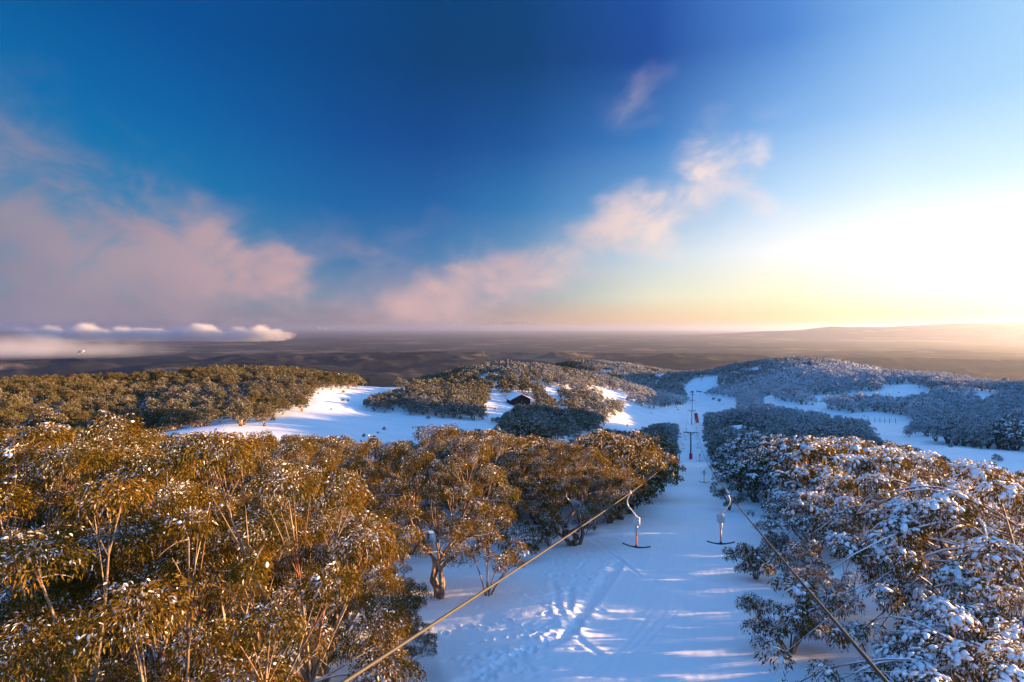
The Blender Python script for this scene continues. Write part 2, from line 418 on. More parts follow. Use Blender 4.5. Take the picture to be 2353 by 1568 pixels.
# far plain with low hills, one sheet to the horizon
PZ = -850.0
azp = np.concatenate([np.arange(-180, -50, 6.0), np.arange(-50, 50, .2), np.arange(50, 180.1, 6.0)])
rp = np.geomspace(2300, 250000, 560)
R2, A2 = np.meshgrid(rp, np.radians(azp), indexing='ij')
PX, PY = R2 * np.sin(A2), R2 * np.cos(A2); ad_ = np.degrees(A2)
hz = np.clip(1 - np.abs(R2 - 13500) / 6300, 0, 1)
rid = 1 - np.abs(2 * fbm(PX / 2600, PY / 2600, 5) - 1)
PH = PZ + hz * 290 * np.clip(rid - .5, 0, 1) * 2 + 55 * (fbm(PX / 2500 + 5, PY / 2500, 4) - .5) * np.clip(1.4 - R2 / 40000, .15, 1)
rk = np.clip((ad_ - 4) / 20, 0, 1)
PH += rk * 260 * np.clip(fbm(PX / 7000 + 2.2, PY / 5200 + 1.7, 4) - .42, 0, 1) * np.exp(-((R2 - 25000) / 8000) ** 2) * 1.9
top = np.interp(ad_, [12, 18, 22, 27, 29.2, 30.5, 32, 35, 37, 40, 43, 50], [0, 150, 420, 700, 960, 900, 960, 1040, 1160, 1280, 1320, 1380])
PH += top * np.exp(-((R2 - 60000) / 7000) ** 2) * (.9 + .2 * fbm(PX / 3000, PY / 3000, 3))
nr2, na2 = R2.shape
i2 = np.arange(nr2 - 1)[:, None] * na2 + np.arange(na2 - 1)[None]
Q2 = np.stack([i2, i2 + 1, i2 + na2 + 1, i2 + na2], -1).reshape(-1, 4)[:, ::-1]
m_plain, t = material("plain_land")
g = t.n('ShaderNodeNewGeometry'); pos = g.outputs['Position']
km = t.vm('MULTIPLY', pos, (.001, .001, .001))
nA = t.noise(km, .55, 6, .6); nB = t.noise(km, 2.3, 3, .6); nC = t.noise(km, .12, 3, .5)
c1 = t.mix(t.ss(nB, .35, .65), (.010, .013, .016), (.026, .027, .026))
c2 = t.mix(t.ss(nB, .4, .7), (.20, .13, .085), (.11, .09, .06))
principled(t, Base_Color=t.mix(t.ss(t.m('ADD', nA, t.m('MULTIPLY', t.m('SUBTRACT', nC, .5), .5)), .52, .64), c1, c2), Roughness=.9, Specular_IOR_Level=.05)
tag(link("plain", npmesh("plain", np.stack([PX, PY, PH], -1).reshape(-1, 3), [Q2]), m_plain), "wide dark farmland plain with low hills under haze", kind="structure")

# haze: one closed box of thin air
HB = 255000
hm = Acc(); hm.box((0, 0, (PZ - 80 + 640) / 2), (2 * HB, 2 * HB, 640 - (PZ - 80)))
m_haze = bpy.data.materials.new("haze_air"); m_haze.use_nodes = True
hn = NT(m_haze.node_tree)
pv = hn.n('ShaderNodeVolumePrincipled'); pv.inputs['Color'].default_value = (.68, .75, 1.0, 1)
pv.inputs['Density'].default_value = 1.15e-5; pv.inputs['Anisotropy'].default_value = .74
ho = hn.n('ShaderNodeOutputMaterial'); hn.set(ho.inputs['Volume'], pv.outputs[0])
haze = link("haze", hm.mesh("haze", False), m_haze); haze["kind"] = "stuff"; haze["label"] = "thin evening haze filling the air over the plain"

# ------------------------------------------------------------------ tree materials
m_leaf, t = material("gum_leaf")
rn = t.n('ShaderNodeAttribute', attribute_name="rnd").outputs['Fac']
cnv = t.n('ShaderNodeAttribute', attribute_name="cn").outputs['Vector']
vt = t.n('ShaderNodeVectorTransform', vector_type='VECTOR', convert_from='OBJECT', convert_to='WORLD'); t.set(vt.inputs[0], cnv)
rime = t.vm('DOT_PRODUCT', t.vm('NORMALIZE', vt.outputs[0]), (-.62, -.05, .70))
oi = t.n('ShaderNodeObjectInfo')
frost, hue, rk_ = t.xyz(t.vm('ADD', oi.outputs['Color'], (0, 0, 0)))
thr = t.m('ADD', t.m('ADD', frost, t.m('MULTIPLY', rime, rk_)), t.m('MULTIPLY', t.m('SUBTRACT', t.noise(t.n('ShaderNodeNewGeometry').outputs['Position'], 1.9, 2), .5), 1.1))
fm = t.ss(t.m('SUBTRACT', thr, rn), -.06, .06)
rn2 = t.m('FRACT', t.m('MULTIPLY', rn, 37.7))
lc = t.ramp(t.m('ADD', t.m('MULTIPLY', rn2, .8), t.m('MULTIPLY', hue, .2)), [(0, (.046, .038, .003)), (.45, (.112, .072, .003)), (.8, (.175, .098, .004)), (.93, (.21, .09, .008)), (1, (.21, .06, .015))])
lc = t.mix(t.ss(t.noise(t.n('ShaderNodeNewGeometry').outputs['Position'], 1.1, 2), .42, .66), lc, t.mix(1.0, lc, (.66, .82, 1.1), 'MULTIPLY'))
colr = t.mix(fm, lc, (.74, .77, .82))
p = t.n('ShaderNodeBsdfPrincipled'); t.set(p.inputs['Base Color'], colr); p.inputs['Roughness'].default_value = .42; p.inputs['Specular IOR Level'].default_value = .14
tr = t.n('ShaderNodeBsdfTranslucent'); t.set(tr.inputs[0], t.mix(fm, t.mix(1.0, lc, (1.5, 1.3, .5), 'MULTIPLY'), (.7, .74, .8)))
mx = t.n('ShaderNodeMixShader'); mx.inputs[0].default_value = .28
t.set(mx.inputs[1], p.outputs[0]); t.set(mx.inputs[2], tr.outputs[0])
o = t.n('ShaderNodeOutputMaterial'); t.set(o.inputs[0], mx.outputs[0])

m_leaf_far, t = material("gum_leaf_far")      # the same leaves where trees are points of one wood
rn = t.n('ShaderNodeAttribute', attribute_name="rnd").outputs['Fac']
cnv = t.n('ShaderNodeAttribute', attribute_name="cn").outputs['Vector']
g = t.n('ShaderNodeNewGeometry')
rime = t.vm('DOT_PRODUCT', t.vm('NORMALIZE', cnv), (-.5, -.05, .75))
fx, fy, fz = t.xyz(g.outputs['Position'])
fr = t.m('ADD', t.m('ADD', t.m('MULTIPLY_ADD', t.ss(fx, -70.0, -5.0), .13, -.07), t.m('MULTIPLY', t.ss(fx, 30.0, 150.0), .42)), t.m('MULTIPLY', t.m('SUBTRACT', t.noise(g.outputs['Position'], .02, 3), .5), .6))
fr = t.m('SUBTRACT', fr, t.m('MULTIPLY', t.ss(fy, 480.0, 650.0), .34))
fm = t.ss(t.m('SUBTRACT', t.m('ADD', fr, t.m('MULTIPLY', rime, t.m('MULTIPLY_ADD', t.ss(fx, -60.0, 120.0), .25, .22))), rn), -.08, .08)
lc = t.ramp(t.m('FRACT', t.m('MULTIPLY', rn, 37.7)), [(0, (.045, .044, .008)), (.5, (.088, .074, .009)), (.85, (.135, .090, .012)), (1, (.16, .065, .02))])
principled(t, Base_Color=t.mix(fm, lc, (.66, .69, .74)), Roughness=.55, Specular_IOR_Level=.3)

m_bark, t = material("gum_bark")
g = t.n('ShaderNodeNewGeometry'); tcn = t.n('ShaderNodeTexCoord')
st = t.vm('MULTIPLY', tcn.outputs['Object'], (5, 5, 1.1))
b1 = t.noise(st, 1.4, 5, .6); b2 = t.noise(st, .5, 3, .5)
bc = t.ramp(b1, [(.28, (.05, .04, .035)), (.45, (.15, .11, .08)), (.58, (.30, .22, .14)), (.72, (.38, .30, .20))])
bc = t.mix(t.ss(b2, .5, .68), bc, (.20, .075, .03))
nx, ny, nz = t.xyz(g.outputs['Normal'])
sn = t.ss(t.m('ADD', nz, t.m('MULTIPLY', t.m('SUBTRACT', t.noise(g.outputs['Position'], 3.0, 3), .5), .9)), .62, .78)
oi = t.n('ShaderNodeObjectInfo'); frost = t.xyz(t.vm('ADD', oi.outputs['Color'], (0, 0, 0)))[0]
sn = t.m('MULTIPLY', sn, t.m('MULTIPLY_ADD', frost, 3.0, .75), clamp=True)
bp = t.n('ShaderNodeBump'); bp.inputs['Strength'].default_value = .5; bp.inputs['Distance'].default_value = .02; t.set(bp.inputs['Height'], b1)
principled(t, Base_Color=t.mix(sn, bc, (.82, .84, .88)), Roughness=.7, Specular_IOR_Level=.2, Normal=bp.outputs[0])

m_clump, t = material("clinging_snow")
g = t.n('ShaderNodeNewGeometry')
bp = t.n('ShaderNodeBump'); bp.inputs['Strength'].default_value = .4; bp.inputs['Distance'].default_value = .03; t.set(bp.inputs['Height'], t.noise(g.outputs['Position'], 22.0, 4, .6))
principled(t, Base_Color=(.84, .86, .89), Roughness=.6, Specular_IOR_Level=.2, Normal=bp.outputs[0])

# ------------------------------------------------------------------ tree building
bm = bmesh.new(); bmesh.ops.create_icosphere(bm, subdivisions=1, radius=1)
bmesh.ops.triangulate(bm, faces=list(bm.faces)); bm.verts.index_update()
ICO_V = np.array([v.co[:] for v in bm.verts]); ICO_T = np.array([[v.index for v in f.verts] for f in bm.faces]); bm.free()
bm = bmesh.new(); bmesh.ops.create_icosphere(bm, subdivisions=2, radius=1)
bm.verts.index_update()
ICO2_V = np.array([v.co[:] for v in bm.verts]); ICO2_T = np.array([[v.index for v in f.verts] for f in bm.faces]); bm.free()
def nrm(a): return a / (np.linalg.norm(a, axis=-1, keepdims=True) + 1e-9)

def leaves_at(c, r, m, L, W, rng, flat=.8, lean=None):
    """m leaves of one mop-headed clump: hanging over the dome like a thatch"""
    d = nrm(rng.normal(size=(m, 3)) + np.array([0, 0, .6]))
    d[:, 2] = np.where(d[:, 2] < -.25, -.5 * d[:, 2], d[:, 2])
    rr = r * (.45 + .55 * rng.random(m) ** .40)
    # lumpy dome
    lump = 1 + .22 * np.sin(d[:, 0] * 5 + c[0] * 9) * np.cos(d[:, 1] * 6 + c[1] * 7)
    p = c + d * (rr * lump)[:, None] * np.array([1, 1, flat])
    down = np.array([0, 0, -1.0])
    tang = down - (d @ down)[:, None] * d
    dr = nrm(d * .35 + tang * .85 + rng.normal(size=(m, 3)) * .40)
    if lean is not None: dr = nrm(dr + lean)
    side = nrm(np.cross(dr, rng.normal(size=(m, 3))))
    l = L * rng.uniform(.6, 1.25, m)[:, None]; w_ = W * rng.uniform(.7, 1.2, m)[:, None]
    bend = np.array([0, 0, -.18])
    V = np.stack([p, p + dr * l * .42 + side * w_, p + dr * l + bend * l, p + dr * l * .42 - side * w_], 1)
    return V.reshape(-1, 3), np.repeat(rng.random(m), 4), np.repeat(d, 4, axis=0)

def snow_piece(c, nrmv, dirv_, s, rng, V0=None, T0=None):
    """an elongated lump of snow lying over foliage"""
    V0 = ICO_V if V0 is None else V0
    v = V0 * (1 + .22 * rng.normal(size=(len(V0), 1)))
    a = nrm(dirv_ - (dirv_ @ nrmv) * nrmv); b = np.cross(nrmv, a)
    return c + v[:, :1] * a * s * rng.uniform(.9, 1.6) + v[:, 1:2] * b * s * rng.uniform(.6, 1.0) + v[:, 2:] * nrmv * s * rng.uniform(.35, .55)

def gum(seed, Hh, R, nclump, cr, nleaf, L, W, snow=1.0, nstem=4, twigs=4, sides=7, low=.22, droop=0.0, wind=(0, 0), seg=7, skirt=.3, ssize=.11, gapk=1.55, tk=.021, boughs=0, lean=(-1, -.25)):
    rng = np.random.default_rng(seed)
    ph = rng.random(3) * 6.28
    # clump centres over an umbrella dome with an uneven outline
    C = []; tries = 0
    while len(C) < nclump and tries < 6000:
        tries += 1
        f = rng.random() * 6.283; q = math.sqrt(rng.random())
        Rm = R * (1 + .20 * math.sin(2 * f + ph[0]) + .14 * math.sin(3 * f + ph[1]) + .08 * math.sin(5 * f + ph[2]))
        x, y = q * Rm * math.cos(f), q * Rm * math.sin(f)
        topz = Hh - cr * .7 - (Hh * skirt) * q ** 2.3 + .10 * Hh * math.sin(f * 2 + ph[1] + q * 3)
        z = topz - abs(rng.normal()) * .05 * Hh
        if rng.random() < low: z = topz * rng.uniform(.45, .85)
        z = max(z - droop * q * q * Hh, cr * .8)
        c = np.array([x + wind[0] * z / Hh, y + wind[1] * z / Hh, z])
        if all(np.linalg.norm((c - o) * (1, 1, 1.2)) > cr * gapk for o in C): C.append(c)
    C = np.array(C)
    trunk = Acc(); LV, LR, LN = [], [], []; sno = Acc()
    ang = np.arctan2(C[:, 1], C[:, 0]); order = np.argsort(ang)
    off = rng.integers(len(C)); order = np.roll(order, off)
    rt = tk * Hh
    for s_i, grp in enumerate(np.array_split(order, nstem)):
        if not len(grp): continue
        cen = C[grp].mean(0)
        b0 = np.array([rng.normal() * .12, rng.normal() * .12, -.35])
        nd = np.array([cen[0] * .5, cen[1] * .5, cen[2] * rng.uniform(.42, .58)])
        mid = np.array([nd[0] * .25, nd[1] * .25, nd[2] * .55]) + rng.normal(size=3) * .12 * Hh / 7
        P = bez(b0, mid, nd, seg); wt = np.linspace(0, 1, seg); wob = rng.uniform(0, 6.28, 3); am = .058 * Hh * rng.uniform(.5, 1.4, 3) * np.array([1, 1, .3])
        P = P + np.sin(wt[:, None] * rng.uniform(3, 8) + wob[None]) * am * np.sin(wt[:, None] * math.pi)
        P[1:-1] += rng.normal(size=(seg - 2, 3)) * .012 * Hh / 3
        rr = np.linspace(rt * 1.15, rt * .62, seg); rr[0] *= 1.35
        trunk.tube(P, rr, sides, cap=False)
        sub = np.argsort(C[grp][:, 2] + rng.normal(size=len(grp)) * .4 + .8 * np.hypot(C[grp][:, 0], C[grp][:, 1]))
        ns = max(1, len(grp) // 4)
        for sg in np.array_split(grp[sub], ns):
            if not len(sg): continue
            c2 = C[sg].mean(0)
            n2 = nd + (c2 - nd) * rng.uniform(.45, .65); n2[2] = min(n2[2], C[sg][:, 2].min() - .1) if droop == 0 else n2[2] + droop * Hh * .25
            P2 = bez(nd, nd + (n2 - nd) * .5 + np.array([0, 0, .12 * Hh * (.3 - rng.random() * .6)]) + rng.normal(size=3) * .16, n2, max(4, seg))
            P2[1:-1] += rng.normal(size=(len(P2) - 2, 3)) * .03
            trunk.tube(P2, np.linspace(rt * .55, rt * .36, len(P2)), max(4, sides - 1), cap=False)
            for ci in sg:
                c = C[ci]; e = c - np.array([0, 0, cr * .25])
                lift_ = np.array([0, 0, .10 * Hh * rng.uniform(-.3, 1) + droop * Hh * .5])
                P3 = bez(n2, (n2 + e) / 2 + lift_ * .4 + rng.normal(size=3) * .16, e, max(4, seg - 1))
                trunk.tube(P3, np.linspace(rt * .32, rt * .12, len(P3)), max(3, sides - 3), cap=False)
                if snow > .8 and sides > 5:      # a ridge of snow lying along the bough
                    for k in range(1, len(P3)):
                        if rng.random() < .5 * min(snow, 1.2):
                            sno.add(snow_piece(P3[k] + np.array([0, 0, rt * .2]), np.array([0, 0, 1.]), nrm(P3[k] - P3[k - 1]) + 1e-3, rt * .42 * min(snow, 1.5), rng), T=ICO_T)
                for _ in range(twigs):
                    dd = nrm(rng.normal(size=3) + np.array([0, 0, .5])); e2 = c + dd * cr * np.array([.95, .95, .7])
                    st_ = P3[rng.integers(len(P3) // 2, len(P3))]
                    P4 = bez(st_, (st_ + e2) / 2 + np.array([0, 0, .18 * cr + droop * .5]), e2, 5)
                    trunk.tube(P4, np.linspace(rt * .11, rt * .04, 5), 3, cap=False)
                cr_i = cr * rng.uniform(.6, 1.35)
                m = int(nleaf * rng.uniform(.75, 1.25) * (cr_i / cr) ** 1.5)
                v, a, nn = leaves_at(c, cr_i, m, L, W, rng, rng.uniform(.55, .85))
                LV.append(v); LR.append(a); LN.append(nn)
                for _ in range(rng.poisson(5.0 * snow)):
                    dd = nrm(rng.normal(size=3) * (.75, .75, .5) + np.array([-.25, 0, .95])); dd[2] = abs(dd[2])
                    pos_ = c + dd * cr_i * np.array([1.0, 1.0, .82]) * rng.uniform(.86, 1.06)
                    tg = nrm(dd * (1, 1, 0) + rng.normal(size=3) * .4 + np.array([1e-3, 0, 0]))
                    sno.add(snow_piece(pos_, dd, tg, ssize * rng.uniform(.45, 1.3), rng), T=ICO_T)
    for _ in range(boughs):                   # long weighed-down boughs arching out, white along the top
        f = math.atan2(lean[1], lean[0]) + rng.normal() * .9
        a0 = np.array([rng.normal() * .5, rng.normal() * .5, Hh * rng.uniform(.45, .8)])
        ln = R * rng.uniform(.75, 1.25); e = np.array([math.cos(f) * ln, math.sin(f) * ln, Hh * rng.uniform(.18, .62)])
        apex = (a0 + e) / 2 + np.array([0, 0, Hh * rng.uniform(.26, .48)]) + rng.normal(size=3) * .3
        for q in range(rng.integers(2, 4)):   # each splits into a fan
            e_q = e + rng.normal(size=3) * np.array([.8, .8, .4]); ap = apex + rng.normal(size=3) * .4
            Pb = bez(a0, ap, e_q, 12); tw_ = np.linspace(0, 1, 12)[:, None]; Pb += np.sin(tw_ * rng.uniform(5, 11) + rng.uniform(0, 6, 3)) * .10 * np.sin(tw_ * math.pi)
            rb = np.linspace(.028, .009, 12) * rng.uniform(.7, 1.2)
            trunk.tube(Pb, rb, 5, cap=False)
            k0, k1 = sorted((rng.integers(1, 6), rng.integers(7, 12)))
            seg_ = Pb[k0:k1] + np.array([0, 0, 1.]) * rb[k0:k1, None] * .9; rs_ = rb[k0:k1] * (1.0 + .35 * rng.random(k1 - k0)); rs_[[0, -1]] *= .4
            sno.tube(seg_, rs_, 5)
            v, a, nn = leaves_at(e_q, cr * rng.uniform(.42, .7), int(nleaf * .32), L, W, rng, .95); LV.append(v); LR.append(a); LN.append(nn)
            for _ in range(8):
                dd = nrm(rng.normal(size=3) + np.array([0, 0, 1.3])); dd[2] = abs(dd[2])
                sno.add(snow_piece(e_q + dd * cr * .5, dd, rng.normal(size=3), ssize * rng.uniform(.5, 1.2), rng), T=ICO_T)
    LV = np.vstack(LV); n4 = len(LV) // 4
    Ql = np.arange(n4 * 4).reshape(-1, 4)
    TOPZ = float(np.percentile(LV[:, 2], 99.8)); Rr_ = R
    crown = npmesh("crown", LV, [Ql], False, {"rnd": np.concatenate(LR), "cn": np.vstack(LN)})
    tm = trunk.mesh("trunk"); sm = sno.mesh("snow_cover") if sno.n else None
    crown.materials.append(m_leaf); tm.materials.append(m_bark)
    if sm: sm.materials.append(m_clump)
    return dict(trunk=tm, crown=crown, snow=sm, H=TOPZ, R=R)

NEAR_L = [gum(100 + i, 7.0, 3.2, 48, .60, 1500, .082, .0140, gapk=1.75, snow=.55, nstem=6 + i % 3, twigs=6, low=.38, tk=.0155, ssize=.034, skirt=.36) for i in range(6)]
NEAR_R = [gum(200 + i, 5.5, 3.3, 52, .55, 700, .115, .017, snow=7.0, nstem=5, twigs=8, low=.12, droop=.10, wind=(-.8, -.3), ssize=.068, skirt=.36, boughs=11) for i in range(6)]
MID = [gum(300 + i, 6.0, 2.8, 42, .60, 190, .24, .045, snow=1.0, nstem=5, twigs=2, sides=5, seg=5, low=.25, ssize=.06, skirt=.4) for i in range(5)]
MID_R = [gum(330 + i, 5.5, 2.9, 42, .56, 190, .23, .045, snow=3.2, nstem=5, twigs=3, sides=5, seg=5, low=.12, droop=.05, ssize=.10, skirt=.4) for i in range(4)]
FAR = [gum(400 + i, 6.0, 2.6, 26, .80, 48, .42, .12, snow=0, nstem=5, twigs=0, sides=4, seg=4, low=.15, skirt=.45, gapk=1.1) for i in range(5)]
VFAR = [gum(450 + i, 6.0, 3.0, 20, .95, 14, .85, .28, snow=0, nstem=3, twigs=0, sides=3, seg=3, low=.15) for i in range(3)]

# ------------------------------------------------------------------ where trees stand
def inpoly(px, py, poly):
    poly = np.array(poly, float); r = np.zeros(px.shape, bool)
    for (x0, y0), (x1, y1) in zip(poly, np.roll(poly, -1, 0)):
        c = ((y0 > py) != (y1 > py)) & (px < (x1 - x0) * (py - y0) / (y1 - y0 + 1e-9) + x0)
        r ^= c
    return r
OPEN = [   # stretches of open snow as the photo shows them
 [(900,1640),(985,1500),(1000,1420),(1060,1390),(1150,1345),(1260,1290),(1370,1230),(1440,1205),(1500,1155),(1512,1105),(1557,1055),(1563,960),(1585,905),(1604,905),(1618,1010),(1640,1100),(1700,1135),(1722,1215),(1745,1290),(1808,1380),(1832,1450),(1808,1510),(1835,1640)],
 [(612,962),(655,985),(740,992),(870,1010),(960,1012),(1020,985),(1095,985),(1140,990),(1130,972),(1000,958),(890,950),(812,935),(830,912),(935,886),(880,882),(722,903),(702,945)],
 [(1128,897),(1150,905),(1174,922),(1178,940),(1130,955),(1118,940)],
 [(1245,1003),(1330,1000),(1400,975),(1430,945),(1442,925),(1490,940),(1570,930),(1585,965),(1500,972),(1460,992),(1400,985),(1290,1022)],
 [(1570,890),(1608,866),(1648,864),(1640,888),(1605,905),(1690,915),(1690,935),(1600,950),(1588,910)],
 [(1752,908),(1800,922),(1890,938),(2000,955),(2045,950),(2105,962),(2065,988),(2080,1002),(2140,1012),(2260,1035),(2375,1042),(2375,1072),(2200,1058),(2100,1020),(2012,1000),(2000,968),(1900,948),(1760,925)],
 [(2022,886),(2080,884),(2138,896),(2080,908),(2042,905)],
 [(812,1048),(868,1040),(860,1062),(820,1064)],
 [(480,972),(610,984),(590,996),(490,990)],
 [(1395,893),(1440,904),(1430,918),(1385,906)],
 [(452,1430),(535,1430),(535,1570),(452,1570)],
 [(1178,908),(1222,908),(1222,926),(1180,928)],
]
SKYLINE = np.array([(-200,985),(0,986),(100,980),(200,986),(350,994),(480,998),(600,1002),(760,1000),(880,1012),(900,1005),(1000,972),(1060,968),(1150,985),(1230,1012),(1290,1008),(1400,984),(1555,975),(1600,1005),(1640,1005),(1760,996),(1900,1002),(2060,1022),(2200,1056),(2353,1085),(2700,1110)], float)
def in_open(dx, dy):
    r = np.zeros(np.shape(dx), bool)
    for p_ in OPEN: r |= inpoly(np.asarray(dx, float), np.asarray(dy, float), p_)
    return r
def proj(x, y, z): return (CX + F * x / y) * DS, (HY - F * z / y) * DS

def scatter(y0, y1, s, umax=1.06):
    xs = np.arange(-y1 * umax, y1 * umax, s); ys = np.arange(y0, y1, s)
    X, Y = np.meshgrid(xs, ys); X = X + (np.arange(len(ys)) % 2)[:, None] * s * .5
    X = (X + RNG.uniform(-.36, .36, X.shape) * s).ravel(); Y = (Y + RNG.uniform(-.36, .36, Y.shape) * s).ravel()
    k = np.abs(X) < umax * Y + 3.5
    return X[k], Y[k]
BANDS = [(8.5, 40, 3.7), (40, 110, 3.6), (110, 270, 4.5), (270, 470, 5.0), (470, 950, 6.2)]
TX, TY, TB = [], [], []
for b, (y0, y1, s) in enumerate(BANDS):
    x, y = scatter(y0, y1, s); TX.append(x); TY.append(y); TB.append(np.full(len(x), b))
x = RNG.uniform(8, 62, 110); y = RNG.uniform(6, 60, 110); k = x > 1.0 * y + 4     # the thicket goes on to the right
TX.append(x[k]); TY.append(y[k]); TB.append(np.zeros(k.sum(), int))
gx, gy = np.meshgrid(np.arange(90, 420, 4.8), np.arange(60, 380, 4.8)); gx = (gx + RNG.uniform(-1.8, 1.8, gx.shape)).ravel(); gy = (gy + RNG.uniform(-1.8, 1.8, gy.shape)).ravel()
ga = np.degrees(np.arctan2(gx, gy)); k = (gx > 1.06 * gy + 3.5) & (ga < 66) & (np.hypot(gx, gy) > 130) & (np.hypot(gx, gy) < 470)     # woodland on the unseen rise to the right
TX.append(gx[k]); TY.append(gy[k]); TB.append(np.full(k.sum(), 3))
TX = np.concatenate(TX); TY = np.concatenate(TY); TB = np.concatenate(TB)
# hand placed: the big gum over the rope and its neighbours, drawn first
BIG = hit(1010, 1372)
extra = [BIG] 
keep = np.hypot(TX - BIG[0], TY - BIG[1]) > 3.4
TX, TY, TB = TX[keep], TY[keep], TB[keep]
HAND = [hit(*q) for q in [(735,1548), (345,1670), (215,1720), (60,1650), (590,1420), (330,1430), (800,1330), (640,1250), (690,1620), (860,1480), (905,1575)]]
for q in HAND:
    keep = np.hypot(TX - q[0], TY - q[1]) > 2.7; TX, TY, TB = TX[keep], TY[keep], TB[keep]
TX = np.concatenate([[BIG[0]], [q[0] for q in HAND], TX]); TY = np.concatenate([[BIG[1]], [q[1] for q in HAND], TY]); TB = np.concatenate([[0] * (1 + len(HAND)), TB])
NH = 1 + len(HAND)
TZ = H(TX, TY)
pd = pdist(TX, TY)
TH = np.where(TB == 0, np.where(pd < 0, 7.0, 5.4), np.where(TB == 1, 6.4, 6.0)) * RNG.uniform(.68, 1.15, len(TX)) * np.where((TB >= 2) & (TX < -40), .82, 1.0)
TH[0] = 7.6; TH[1:NH] = [5.2, 5.4, 5.6, 6.0, 6.2, 6.0, 6.4, 6.6, 4.6, 3.4, 2.0]
# near trees keep under the near skyline of the photo
nearb = TY < 108
dxp, _ = proj(TX, TY, TZ)
lim = np.interp(dxp, SKYLINE[:, 0], SKYLINE[:, 1]) + RNG.uniform(-2, 22, len(TX))
allow = -(lim / DS - HY) / F * TY - TZ
beyond = nearb & (allow < 2.2)
TH = np.where(nearb, np.minimum(TH, np.maximum(allow, 2.0)), TH)
ok = ~beyond
ok &= ~((np.abs(pd) < 3.6) & (TY < 560))
def covers(hh):
    Rr = hh * np.where((pd > 0) & (TB < 2), .60 * np.where(TY < 25, 1.3, 1.0), .47); bad = np.zeros(len(TX), bool)
    for ox, f in ((0, .02), (0, 1.0), (-1.12, .55), (-1.0, .75), (-.95, .62), (.95, .62), (-.7, .88), (.7, .88), (-.55, .4), (.55, .4), (0, .5)):
        a, b = proj(TX + ox * Rr, TY, TZ + hh * f); bad |= in_open(a, b)
    return bad
bad = covers(TH); TH2 = np.where(bad, TH * .62, TH); bad = covers(TH2)
TH3 = np.where(bad, TH2 * .58, TH2); bad = covers(TH3)
bad[:NH] = False; TH3[:NH] = TH[:NH]; ok[:NH] = True
ok &= ~bad; TH = TH3

SH = np.array([math.sin(rad(SUN_AZ)), math.cos(rad(SUN_AZ))])
for yl in (17.2, 20.8, 22.6, 24.4, 27.0, 29.5, 36.0, 42.0):   # openings in the thicket that let the low sun through
    q = np.array([lift_x(yl) + 1.0, yl]); qz = float(H(q[0], q[1]))
    al = (TX - q[0]) * SH[0] + (TY - q[1]) * SH[1]; ac = np.abs(-(TX - q[0]) * SH[1] + (TY - q[1]) * SH[0])
    lim_ = qz + al * math.tan(rad(SUN_EL)) - TZ - .05
    hitl = (al > 0) & (al < 75) & (ac < .17 * TH + .05) & (pd > 0)
    TH = np.where(hitl, np.minimum(TH, np.maximum(lim_, .8)), TH)
# gaps in the near left stand where snow shows between trunks
gap = (fbm(TX / 6 + 3, TY / 6, 2) < .47) & (TB == 0) & (pd < -3) ; gap[:NH] = False
ok &= ~gap
ok &= (TH > 1.0)
clear = (TY > 110) & (fbm(TX / 16 + 7.7, TY / 22 + 1.3, 2) < np.where(pd > 0, .37, .33)); ok &= ~clear
# drop what the ground hides
azt = np.degrees(np.arctan2(TX, TY)); bins = np.arange(-50, 50, .5)
rr_ = np.geomspace(10, 1000, 260); RB, AB = np.meshgrid(rr_, np.radians(bins), indexing='ij')
EL = H(RB * np.sin(AB), RB * np.cos(AB)) / RB; CM = np.maximum.accumulate(EL, 0)
ib = np.clip(((azt + 50) / .5).astype(int), 0, len(bins) - 1); rt_ = np.hypot(TX, TY)
ir = np.clip(np.searchsorted(rr_, rt_) - 3, 0, len(rr_) - 1)
vis = (TZ + TH) / rt_ > CM[ir, ib] - .001
ok &= vis
TX, TY, TZ, TH, TB, pd = TX[ok], TY[ok], TZ[ok], TH[ok], TB[ok], pd[ok]
px_, py_ = proj(TX, TY, TZ + TH * .7)
inframe = (px_ > -90 - 3000 / TY) & (px_ < 2443 + 3000 / TY) & (py_ < 1640 + 2200 / TY)
# size in the picture, nearest 300 in view become trees of their own
size = np.where(inframe, TH / TY, 0)
pick = np.argsort(-size)[:300]
solo = np.zeros(len(TX), bool); solo[pick] = True; solo &= inframe & (TX < 1.0 * TY + 3)
drop = (~inframe) & ((pd < 0) | ((TY > 110) & (TX < 1.06 * TY + 3.5)))
ORD = ["first", "second", "third", "fourth", "fifth", "sixth", "seventh", "eighth", "ninth", "tenth", "eleventh", "twelfth", "thirteenth", "fourteenth", "fifteenth", "sixteenth"]
def stand_of(x, y, d):
    if d < 0:
        if y < 24: return "golden stand at lower left"
        if y < 62 and d > -13: return "bare-trunked row left of the lift track"
        if y < 62: return "sunlit thicket behind the golden stand"
        return "low gums before the left snow basin"
    if y < 20: return "snow-bent thicket at lower right"
    if y < 40: return "snow-laden thicket right of the lift track"
    return "frosted upper edge of the right thicket"
def frost_of(x, y, d):
    if d < 0: return (-.52, .22) if y < 60 else (-.22, .28)
    return (.0, .46) if y < 20 else (-.12, .36)
def place_tree(x, y, z, h, proto, label, group, rz, fr, wide=1.0, name="snow_gum"):
    r = empty(name, (x, y, z), rz); s = h / proto["H"]; r.scale = (s * wide, s * wide, s)
    tag(r, label, "tree", group)
    for nm, k in (("trunk", "trunk"), ("crown", "crown"), ("snow_cover", "snow")):
        if proto[k] is None: continue
        c = bpy.data.objects.new(nm, proto[k]); COL.objects.link(c); c.parent = r; c.color = (fr[0], random.random(), fr[1], 1)
        if nm == 'snow_cover': c['kind'] = 'stuff'
    return r
idx = np.where(solo)[0]
stands = {}
